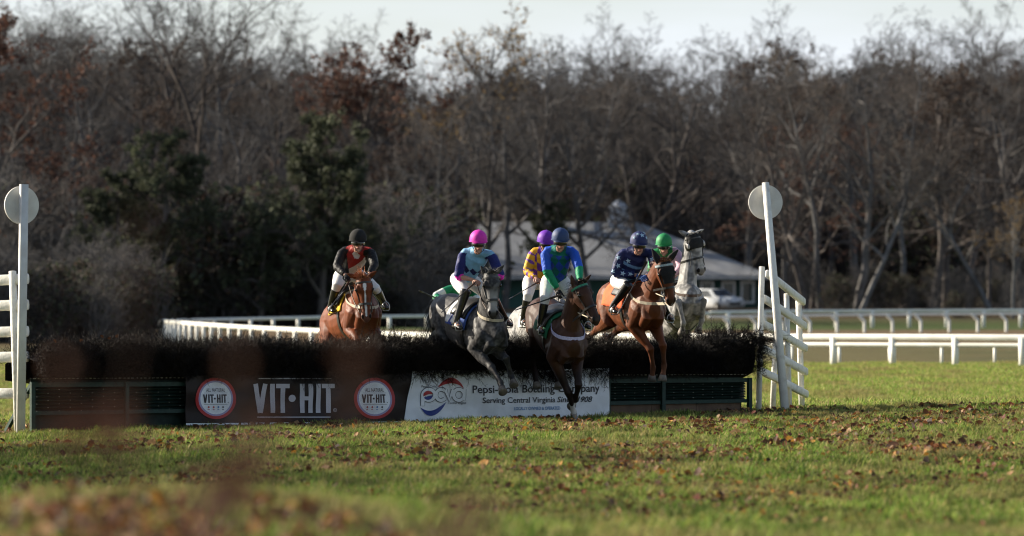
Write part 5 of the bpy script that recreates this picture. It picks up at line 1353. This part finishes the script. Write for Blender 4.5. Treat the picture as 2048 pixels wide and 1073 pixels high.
def parked_car():
    CY = 392; c0 = P(1432, 621, CY); zg = gz(c0.x, CY); k = 1.0
    rt = thing('parked_car', 'white car parked in front of the green barn', 'car', (c0.x, CY, zg))
    ax = Vector((.55, -.83, 0)).normalized(); sd = Vector((.83, .55, 0)).normalized()     # nose towards the camera, turned right
    PAINT = mat('white_car_paint', (.72, .74, .76), None, 2, .25, coat=.5); o_ = Vector((c0.x, CY, max(zg, c0.z + .0)))
    o_.z = c0.z - .1
    def prof(pts_, hw, bm, inset=0):
        A = [bm.verts.new(o_ + ax * x_ + EZ * z_ + sd * (hw - inset * max(0, z_ - .95))) for x_, z_ in pts_]; B_ = [bm.verts.new(o_ + ax * x_ + EZ * z_ - sd * (hw - inset * max(0, z_ - .95))) for x_, z_ in pts_]
        bm.faces.new(A); bm.faces.new(B_[::-1]); nn = len(pts_)
        for i in range(nn): bm.faces.new((A[i], B_[i], B_[(i + 1) % nn], A[(i + 1) % nn]))
    bm = bmesh.new(); prof([(-2.2, .35), (-2.25, .75), (-2.15, 1.0), (-1.9, 1.5), (-1.6, 1.58), (.2, 1.56), (.95, 1.05), (1.9, .95), (2.2, .75), (2.22, .35), (1.85, .25), (-1.8, .25)], .88, bm, .28)
    bmesh.ops.bevel(bm, geom=bm.edges, offset=.05, segments=2, affect='EDGES'); bm_obj('body', bm, PAINT, rt, True)
    GL = mat('car_glass', (.03, .04, .05), None, 2, .08, spec=.7)
    bm = bmesh.new(); vs = [bm.verts.new(o_ + ax * x_ + EZ * z_ + sd * y_) for x_, z_, y_ in ((.98, 1.07, -.74), (.98, 1.07, .74), (.30, 1.53, .64), (.30, 1.53, -.64))]; bm.faces.new(vs); bm_obj('windscreen', bm, GL, rt)
    for sg in (-1, 1):
        bm = bmesh.new(); vs = [bm.verts.new(o_ + ax * x_ + EZ * z_ + sd * sg * y_) for x_, z_, y_ in ((-1.6, 1.05, .87), (.75, 1.05, .87), (.15, 1.47, .76), (-1.6, 1.47, .76))]; bm.faces.new(vs); bm_obj('side_window', bm, GL, rt)
        for x_ in (-1.35, 1.35):
            c_ = o_ + ax * x_ + sd * sg * .82 + EZ * .33; bm = bmesh.new(); loft(bm, [(c_ - sd * .1, .33, .33, EZ), (c_ + sd * .1, .33, .33, EZ)], 20, .1); wh = bm_obj('wheel', bm, mat('tyre', (.02, .02, .02), None, 5, .8), rt, True)
            bm = bmesh.new(); loft(bm, [(c_ - sd * .115, .19, .19, EZ), (c_ + sd * .115, .19, .19, EZ)], 16, .1); bm_obj('rim', bm, STEEL, wh, True)
        bm = bmesh.new(); box(bm, o_ + ax * 2.17 + sd * sg * .62 + EZ * .72, ax, sd, EZ, .06, .16, .07); bm_obj('headlight', bm, mat('lamp_glass', (.6, .62, .65), None, 3, .1), rt)
    bm = bmesh.new(); box(bm, o_ + ax * 2.23 + EZ * .55, ax, sd, EZ, .02, .45, .09); bm_obj('grille', bm, LEATHER, rt)
parked_car()

# ------------------------------------------------------------------ trees
BARKM = mat_attr('bark', rough=.9, var=.35, scale=1.2, bump=.3, bscale=6, spec=.1)
FOLM = mat_attr('leaf_foliage', rough=.7, var=.35, scale=.8, bump=0, trans=.3, spec=.15)
class Wood:
    def __init__(s): s.V, s.Q, s.C = [], [], []
    def poly(s, pts, r, k, col):
        pts = np.array(pts); n_ = len(pts); t_ = pts[-1] - pts[0]; t_ /= np.linalg.norm(t_) + 1e-9
        a_ = np.cross(t_, (0, 0, 1) if abs(t_[2]) < .9 else (1, 0, 0)); a_ /= np.linalg.norm(a_); b_ = np.cross(t_, a_)
        base = sum(len(x_) for x_ in s.V); ang = np.arange(k) * 2 * math.pi / k
        ring = np.cos(ang)[:, None] * a_ + np.sin(ang)[:, None] * b_
        s.V.append((pts[:, None, :] + ring[None] * np.array(r)[:, None, None]).reshape(-1, 3)); s.C.append(np.tile(col, (n_ * k, 1)))
        i = np.arange(n_ - 1)[:, None] * k; j = np.arange(k)[None]; j2 = (j + 1) % k
        s.Q.append((base + np.stack([i + j, i + j2, i + k + j2, i + k + j], -1)).reshape(-1, 4))
    def mesh(s, name): return np_mesh(name, np.concatenate(s.V), np.concatenate(s.Q), None, np.concatenate(s.C))
def grow_tree(seed, Ht, style='bare', bark=(.12, .10, .085), leafc=None, nleaf=0, leafsize=.14, low=.25, spread=.42, lean=0.0, levels=(14, 8, 6, 4), trunk_r=.36, multi=1, twigc=None, leafmin=3):
    rg = np.random.default_rng(seed); T, Cn = Wood(), Wood(); tips = []
    bark = np.array(bark); twigc = np.array(twigc if twigc is not None else bark * .8)
    def branch(p, d, L, r, lev):
        nseg = (9, 6, 4, 3, 2)[lev]; pts = [p]; d = d / np.linalg.norm(d); dirs = [d]
        wob = (.09, .20, .24, .26, .25)[lev]; liftg = (.06, .07, .06, .03, .02)[lev]
        for k in range(nseg):
            d = d + rg.normal(0, wob, 3) + np.array([0, 0, liftg]); d /= np.linalg.norm(d); pts.append(pts[-1] + d * L / nseg); dirs.append(d)
        rr = [max(.011, r * (1 - .82 * (k / nseg) ** 1.1)) for k in range(nseg + 1)]
        (T if lev <= 1 else Cn).poly(pts, rr, (8, 6, 4, 3, 3)[lev], bark * 1.25 if lev <= 1 else (bark if lev == 2 else twigc))
        if lev >= leafmin: tips.append((pts[-1], pts[len(pts) // 2]))
        if lev == 4 or lev >= len(levels): return
        nchild = levels[lev]; t0 = (low, .2, .2, .15)[lev]
        for c_ in range(nchild):
            t_ = t0 + (1 - t0) * ((c_ + rg.uniform(0, 1)) / nchild); t_ = min(t_, .99); k = int(t_ * nseg); q = pts[k] + (pts[k + 1] - pts[k]) * (t_ * nseg - k)
            ax = dirs[k]; pr = np.cross(ax, rg.normal(0, 1, 3)); pr /= np.linalg.norm(pr) + 1e-9
            an = R(rg.uniform(28, 68)) if lev else R(rg.uniform(30, 72))
            nd = ax * math.cos(an) + pr * math.sin(an)
            ll = L * ((spread * (1.15 - .62 * (t_ - low) / (1 - low))) if lev == 0 else rg.uniform(.34, .62) * (1.1 - .5 * t_))
            branch(q, nd, ll * rg.uniform(.75, 1.2), rr[k] * rg.uniform(.45, .70), lev + 1)
    for m_ in range(multi):
        a_ = rg.uniform(0, 6.28); d0 = np.array([lean + (.22 * math.cos(a_) if multi > 1 else rg.normal(0, .04)), (.22 * math.sin(a_) if multi > 1 else rg.normal(0, .04)), 1])
        branch(np.array([.2 * math.cos(a_) * (multi > 1), .2 * math.sin(a_) * (multi > 1), -.4]), d0, Ht * rg.uniform(.85, 1) * .97 if multi > 1 else Ht * .97, trunk_r, 0)
    if nleaf:
        n_ = nleaf; pk = rg.integers(0, len(tips), n_); ab = rg.uniform(0, 1, (n_, 1)); A = np.array([t_[0] for t_ in tips]); B_ = np.array([t_[1] for t_ in tips])
        ctr = A[pk] * ab + B_[pk] * (1 - ab) + rg.normal(0, leafsize * .9, (n_, 3)); sz = leafsize * rg.uniform(.5, 1.2, n_)
        e1 = rg.normal(0, 1, (n_, 3)); e1 /= np.linalg.norm(e1, axis=1)[:, None]; e2 = np.cross(e1, rg.normal(0, 1, (n_, 3))); e2 /= np.linalg.norm(e2, axis=1)[:, None]
        v = np.stack([ctr - e1 * sz[:, None], ctr - e2 * sz[:, None] * .6, ctr + e1 * sz[:, None], ctr + e2 * sz[:, None] * .6], 1).reshape(-1, 3)
        cc = np.array(leafc)[rg.integers(0, len(leafc), n_)] * rg.uniform(.6, 1.35, (n_, 1))
        lm = np_mesh('foliage', v, np.arange(n_ * 4).reshape(-1, 4), None, np.repeat(cc, 4, 0)); lm.materials.append(FOLM)
    else: lm = None
    tm, cm = T.mesh('trunk'), Cn.mesh('crown'); tm.materials.append(BARKM); cm.materials.append(BARKM)
    return tm, cm, lm
GREY, BRN, PALE = (.100, .094, .091), (.082, .072, .067), (.118, .114, .11)
RUST = [(.098, .048, .034), (.118, .060, .040), (.078, .043, .034)]; EVER = [(.066, .075, .044), (.082, .09, .052), (.052, .06, .038)]; GOLD = [(.30, .19, .06), (.24, .15, .05), (.18, .10, .04)]
DULL = [(.062, .042, .033), (.078, .052, .038), (.05, .038, .032)]
K_ = {
 'bare1': grow_tree(1, 19, bark=GREY), 'bare2': grow_tree(2, 20, bark=BRN, spread=.5), 'bare3': grow_tree(3, 18, bark=GREY, spread=.36, low=.35),
 'bare4': grow_tree(4, 21, bark=BRN, low=.3, spread=.4, trunk_r=.3), 'pale': grow_tree(5, 20, bark=PALE, low=.4, spread=.38, trunk_r=.24, twigc=(.13, .11, .095)),
 'leaning': grow_tree(6, 15, bark=PALE, lean=.55, low=.35, spread=.5, trunk_r=.26, twigc=(.13, .11, .095)),
 'rust': grow_tree(7, 18, bark=BRN, leafc=RUST, nleaf=6500, leafsize=.16, spread=.45, levels=(14, 8, 6, 2)),
 'thin': grow_tree(8, 18, bark=BRN, leafc=DULL, nleaf=3500, leafsize=.13, spread=.42),
 'ever': grow_tree(9, 15, bark=BRN, leafc=EVER, nleaf=12500, leafsize=.17, spread=.40, low=.12, levels=(18, 8, 5, 2)),
 'gold': grow_tree(10, 20, bark=PALE, leafc=GOLD, nleaf=900, leafsize=.15, spread=.34, low=.4, twigc=(.16, .13, .10)),
 'shrub': grow_tree(11, 5.5, bark=GREY, multi=6, trunk_r=.07, spread=.5, low=.15, levels=(7, 6, 4, 0)),
 'thicket': grow_tree(12, 4.0, bark=BRN, multi=9, trunk_r=.05, spread=.5, low=.1, levels=(7, 5, 4, 0), leafc=DULL + EVER, nleaf=1500, leafsize=.12),
 'fork': grow_tree(13, 20, bark=(.05, .042, .038), low=.45, spread=.62, trunk_r=.34, levels=(9, 7, 5, 3)),
}
def plant(kind, name, label, px, Y, scale, rot, group, cat='tree', topy=None):
    tm, cm, lm = K_[kind]; x_ = (px - 1024) * Y / F; z_ = gz(x_, Y)
    if topy is not None:
        ht = HTS.get(kind) or max(v.co.z for me in (tm, cm, lm) if me for v in me.vertices); HTS[kind] = ht
        scale = (P(px, topy, Y).z - z_) / ht
    rt = thing(name, label, cat, (x_, Y, z_), group); rt.rotation_euler = (0, 0, rot); rt.scale = (scale * random.uniform(.9, 1.1), scale * random.uniform(.9, 1.1), scale)
    for nm, me in (('trunk', tm), ('crown', cm), ('foliage', lm)):
        if me is not None:
            o = bpy.data.objects.new(nm, me); COL.objects.link(o); o.parent = rt
    return rt
HTS = {}
random.seed(7)
ORD = ['first', 'second', 'third', 'fourth', 'fifth', 'sixth', 'seventh', 'eighth', 'ninth', 'tenth', 'eleventh', 'twelfth', 'thirteenth', 'fourteenth', 'fifteenth', 'sixteenth', 'seventeenth', 'eighteenth', 'nineteenth', 'twentieth']
G1 = 'trees along the edge of the wood'
# trees that can be told apart
plant('rust', 'oak_tree', 'russet leaved oak filling the top left corner of the wood', 20, 352, 1, .4, G1, topy=10)
plant('fork', 'bare_tree', 'tall dark bare tree with a forked crown against the sky, left', 452, 372, 1, 2.2, G1, topy=-110)
plant('fork', 'bare_tree', 'dark bare tree with wide limbs left of the forked tree', 375, 388, 1, .9, G1, topy=-95)
plant('rust', 'oak_tree', 'reddish brown round crowned oak rising above the skyline', 725, 425, 1, 1.1, G1, topy=40)
plant('gold', 'birch_tree', 'pale tree with a few golden leaves standing highest against the sky', 945, 430, 1, 2.0, G1, topy=-15)
plant('leaning', 'sycamore_tree', 'pale leaning sycamore in front of the dark wood on the right', 1715, 372, 1, .2, G1, topy=215)
plant('pale', 'sycamore_tree', 'straight pale trunked tree right of the tilted marker disc', 1640, 384, 1, 1.0, G1, topy=60)
plant('pale', 'sycamore_tree', 'pale bare tree low on the left near the upright marker', 150, 345, 1, 2.6, G1, topy=300)
plant('leaning', 'sycamore_tree', 'crooked pale tree leaning right above the left end of the white rails', 300, 346, 1, .5, G1, topy=370)
plant('leaning', 'sycamore_tree', 'crooked pale tree leaning left behind the black helmeted rider', 760, 352, 1, 3.3, G1, topy=330)
plant('pale', 'sycamore_tree', 'small pale forked tree above the brown banner', 540, 348, 1, 4.0, G1, topy=330)
plant('pale', 'sycamore_tree', 'pale bare tree between the black and the pink helmeted riders', 860, 366, 1, 5.2, G1, topy=190)
plant('gold', 'birch_tree', 'small yellow leaved tree low at the right edge of the picture', 2025, 366, 1, 1.3, G1, topy=370)
plant('leaning', 'sycamore_tree', 'pale crooked tree at the right edge of the picture', 1985, 376, 1, 2.6, G1, topy=250)
plant('ever', 'cedar_tree', 'dark green ivy clad tree above the black helmeted rider', 640, 343, 1, .3, G1, topy=215)
plant('ever', 'cedar_tree', 'low dark evergreen between the chestnut and the dark grey horse', 830, 362, 1, 1.9, G1, topy=400)
plant('ever', 'cedar_tree', 'dull green evergreen in the middle of the left wood', 330, 343, 1, 3.9, G1, topy=250)
plant('ever', 'cedar_tree', 'narrow ivy covered trunk in front of the barn roof', 1105, 385, 1, .8, G1, topy=395)
plant('bare1', 'bare_tree', 'grey bare tree standing in front of the barn cupola', 1180, 388, 1, 1.2, G1, topy=165)
plant('bare3', 'bare_tree', 'grey bare tree in front of the left end of the barn', 1010, 386, 1, 4.2, G1, topy=190)
plant('bare2', 'bare_tree', 'wide bare tree whose branches veil the middle of the barn roof', 1085, 391, 1, 2.2, G1, topy=120)
plant('bare4', 'bare_tree', 'bare tree before the barn roof right of the cupola', 1275, 392, 1, 3.1, G1, topy=190)
plant('bare1', 'bare_tree', 'bare tree before the left slope of the barn roof', 965, 390, 1, 5.0, G1, topy=170)
plant('thin', 'oak_tree', 'rust speckled oak behind the tilted marker disc', 1570, 415, 1, 1.4, G1, topy=150)
plant('rust', 'oak_tree', 'dull red leaved oak low behind the right hand rails', 1625, 394, 1, 3.0, G1, topy=205)
plant('thin', 'oak_tree', 'thin russet oak near the right edge of the wood', 1890, 396, 1, .6, G1, topy=150)
plant('ever', 'cedar_tree', 'dull green evergreen left of the forked bare trees', 240, 343, 1, 1.0, G1, topy=330)
plant('ever', 'cedar_tree', 'tall loose green tree rising behind the black helmeted rider', 705, 343, 1, 2.7, G1, topy=290)
plant('ever', 'cedar_tree', 'small green tree between the forked tree and the black helmeted rider', 520, 343, 1, 5.1, G1, topy=400)
rows = [(382, 21, 170, 'front row', ('bare1', 'bare2', 'bare3', 'thin', 'bare4')), (420, 20, 120, 'second row', ('bare2', 'bare4', 'bare1', 'thin', 'bare3', 'pale'))]
def skyline(px):
    return np.interp(px, [-100, 0, 250, 420, 520, 580, 640, 720, 820, 880, 960, 1040, 1120, 1200, 1300, 1400, 1440, 1500, 1600, 1750, 1900, 2048, 2150],
                    [5, 0, 10, 15, 50, 80, 80, 65, 85, 85, 65, 65, 45, 65, 80, 85, 115, 75, 45, 35, 25, 15, 15])
for Y, cnt, dy, rowname, kinds in rows:
    for i in range(cnt):
        px = -60 + 2170 * (i + .5) / cnt + random.uniform(-35, 35)
        if Y < 400 and 900 < px < 1480: continue
        kind = kinds[i % len(kinds)]
        top = skyline(px) + (random.uniform(70, 230) if Y < 400 else random.uniform(0, 70)) + (70 if Y < 400 and 500 < px < 1450 else 0)
        oo = ORD[i] if i < len(ORD) else 'last'
        plant(kind, 'bare_tree', '%s bare tree from the left in the %s of the wood' % (oo, rowname), px, Y + random.uniform(-10, 10), 1, random.uniform(0, 6.28), G1, topy=top)
# the wood behind and the undergrowth read as one mass
def mass(name, kinds, items):
    obs = []
    for kd in kinds:
        tm, cm, lm = K_[kd]; b_ = bmesh.new()
        for me in (tm, cm, lm):
            if me is None: continue
            b_.from_mesh(me)
        me2 = bpy.data.meshes.new(kd); me2.materials.append(BARKM); me2.materials.append(FOLM)
        nb_ = len(tm.polygons) + len(cm.polygons); b_.to_mesh(me2); b_.free()
        mi = np.zeros(len(me2.polygons), np.int32); mi[nb_:] = 1; me2.polygons.foreach_set('material_index', mi)
        obs.append(bpy.data.objects.new(kd, me2))
    it = np.array(items); return scatter(name, it[:, :3], it[:, 3], it[:, 4], it[:, 5].astype(int), obs)
rg = np.random.default_rng(77); items = []
for Y in (445, 462, 479, 496, 513, 530, 550):
    for px in np.arange(-420, 2470, 62):
        p_ = px + rg.uniform(-30, 30); yy = Y + rg.uniform(-8, 8); x_ = (p_ - 1024) * yy / F; z_ = gz(x_, yy)
        top = skyline(p_) + rg.uniform(20, 130); items.append((x_, yy, z_, (P(0, top, yy).z - z_) / 21.0, rg.uniform(0, 6.28), rg.integers(0, 5)))
mass('far_wood', ['bare1', 'bare2', 'bare3', 'bare4', 'thin'], items)
items = []
for i in range(160):     # taller growth between the trunks
    p_ = rg.uniform(-120, 2170); yy = rg.uniform(430, 560); x_ = (p_ - 1024) * yy / F; items.append((x_, yy, gz(x_, yy), rg.uniform(1.6, 3.0), rg.uniform(0, 6.28), rg.integers(0, 2)))
for x_, yy, k_ in ((-17, 46, 1.5), (-19, 50, 1.9), (-16, 55, 1.4), (-20, 58, 2.1), (-18, 63, 1.8), (-15.5, 67, 1.3), (-22, 69, 2.0)):     # unseen trees left of view, big shrubs added so their shadows streak the turf
    items.append((x_, yy, gz(x_, yy), k_, x_ * 7, 0))
for i in range(420):
    p_ = rg.uniform(-120, 2170); lf = p_ < 900
    yy = rg.uniform(366, 470) if not lf else rg.uniform(345, 460)
    if 880 < p_ < 1560 and yy < 425: yy = rg.uniform(426, 470)
    x_ = (p_ - 1024) * yy / F; items.append((x_, yy, gz(x_, yy), rg.uniform(.6, 1.5) * (1.5 if lf else (.5 if p_ > 1450 else 1)), rg.uniform(0, 6.28), rg.integers(0, 2)))
for i in range(430):     # the wood comes forward on the left of the bend
    p_ = rg.uniform(-650, 330) if i < 300 else rg.uniform(330, 900)
    yy = rg.uniform(255, 345) if p_ < 300 else rg.uniform(344, 362); x_ = (p_ - 1024) * yy / F
    items.append((x_, yy, gz(x_, yy) - .1, rg.uniform(.4, 1.0) * (1.5 if p_ < -60 else 1), rg.uniform(0, 6.28), rg.integers(0, 2)))
mass('undergrowth_and_shadow_trees', ['shrub', 'thicket'], items)
#@@END

# ------------------------------------------------------------------ dry weed close to the camera, out of focus
#@@WEED
WEEDM = mat_attr('dry_weed', rough=.8, var=.3, scale=20, bump=0, trans=.2)
def weed(label, px, Y, stalks, seed):
    rg = np.random.default_rng(seed); x_ = (px - 1024) * Y / F; z0 = gz(x_, Y); rt = thing('dry_weed', label, 'weed', (x_, Y, z0), 'dry weeds close to the camera')
    Wd = Wood(); LV, LQ, LC = [], [], []
    for tx, ty, leaves in stalks:
        tip = np.array(P(tx, ty, Y)); p0 = np.array([x_ + rg.normal(0, .03), Y + rg.normal(0, .05), z0 - .03])
        pts = [p0 + (tip - p0) * t_ + rg.normal(0, .012, 3) * (t_ > 0) * (t_ < 1) for t_ in np.linspace(0, 1, 7)]
        Wd.poly(pts, np.linspace(.005, .002, 7), 5, (.075, .035, .022))
        for (lx, ly, n_, s_) in leaves:
            for k in range(int(n_ * 2.5)):
                c = np.array(P(lx + rg.normal(0, 14), ly + rg.normal(0, 22), Y + rg.normal(0, .1))); e1 = rg.normal(0, 1, 3); e1 /= np.linalg.norm(e1); e2 = np.cross(e1, rg.normal(0, 1, 3)); e2 /= np.linalg.norm(e2)
                s = s_ * rg.uniform(.6, 1.2); b_ = len(LV); LV += [c - e1 * s, c - e2 * s * .5, c + e1 * s, c + e2 * s * .5]; LQ.append((b_, b_ + 1, b_ + 2, b_ + 3))
                cc = np.array([(.075, .028, .019), (.04, .02, .015), (.11, .04, .018)][rg.integers(0, 3)]); LC += [cc] * 4
    me = Wd.mesh('stalk'); link('stalk', me, WEEDM, rt)
    link('dead_leaves', np_mesh('dead_leaves', LV, LQ, None, LC), WEEDM, rt, False)
weed('blurred brown weed near the camera before the upright left marker', 120, 7.0, [(130, 700, [(140, 740, 2, .016), (120, 760, 1, .012)]), (200, 840, [(200, 860, 14, .022), (250, 885, 9, .018), (120, 870, 9, .018)]), (285, 440, [(283, 455, 2, .010)])], 1)
weed('blurred brown weed near the camera before the dark brown banner', 440, 6.6, [(470, 690, [(470, 720, 2, .014)]), (545, 830, [(540, 850, 6, .016), (515, 900, 9, .018), (480, 960, 10, .02)]), (430, 930, [(430, 980, 10, .02), (460, 1010, 10, .02), (420, 1040, 8, .02)]), (720, 700, [(960, 1030, 8, .02), (900, 1060, 8, .02), (715, 730, 2, .016), (700, 800, 2, .014), (690, 860, 2, .014)])], 2)
#@@END
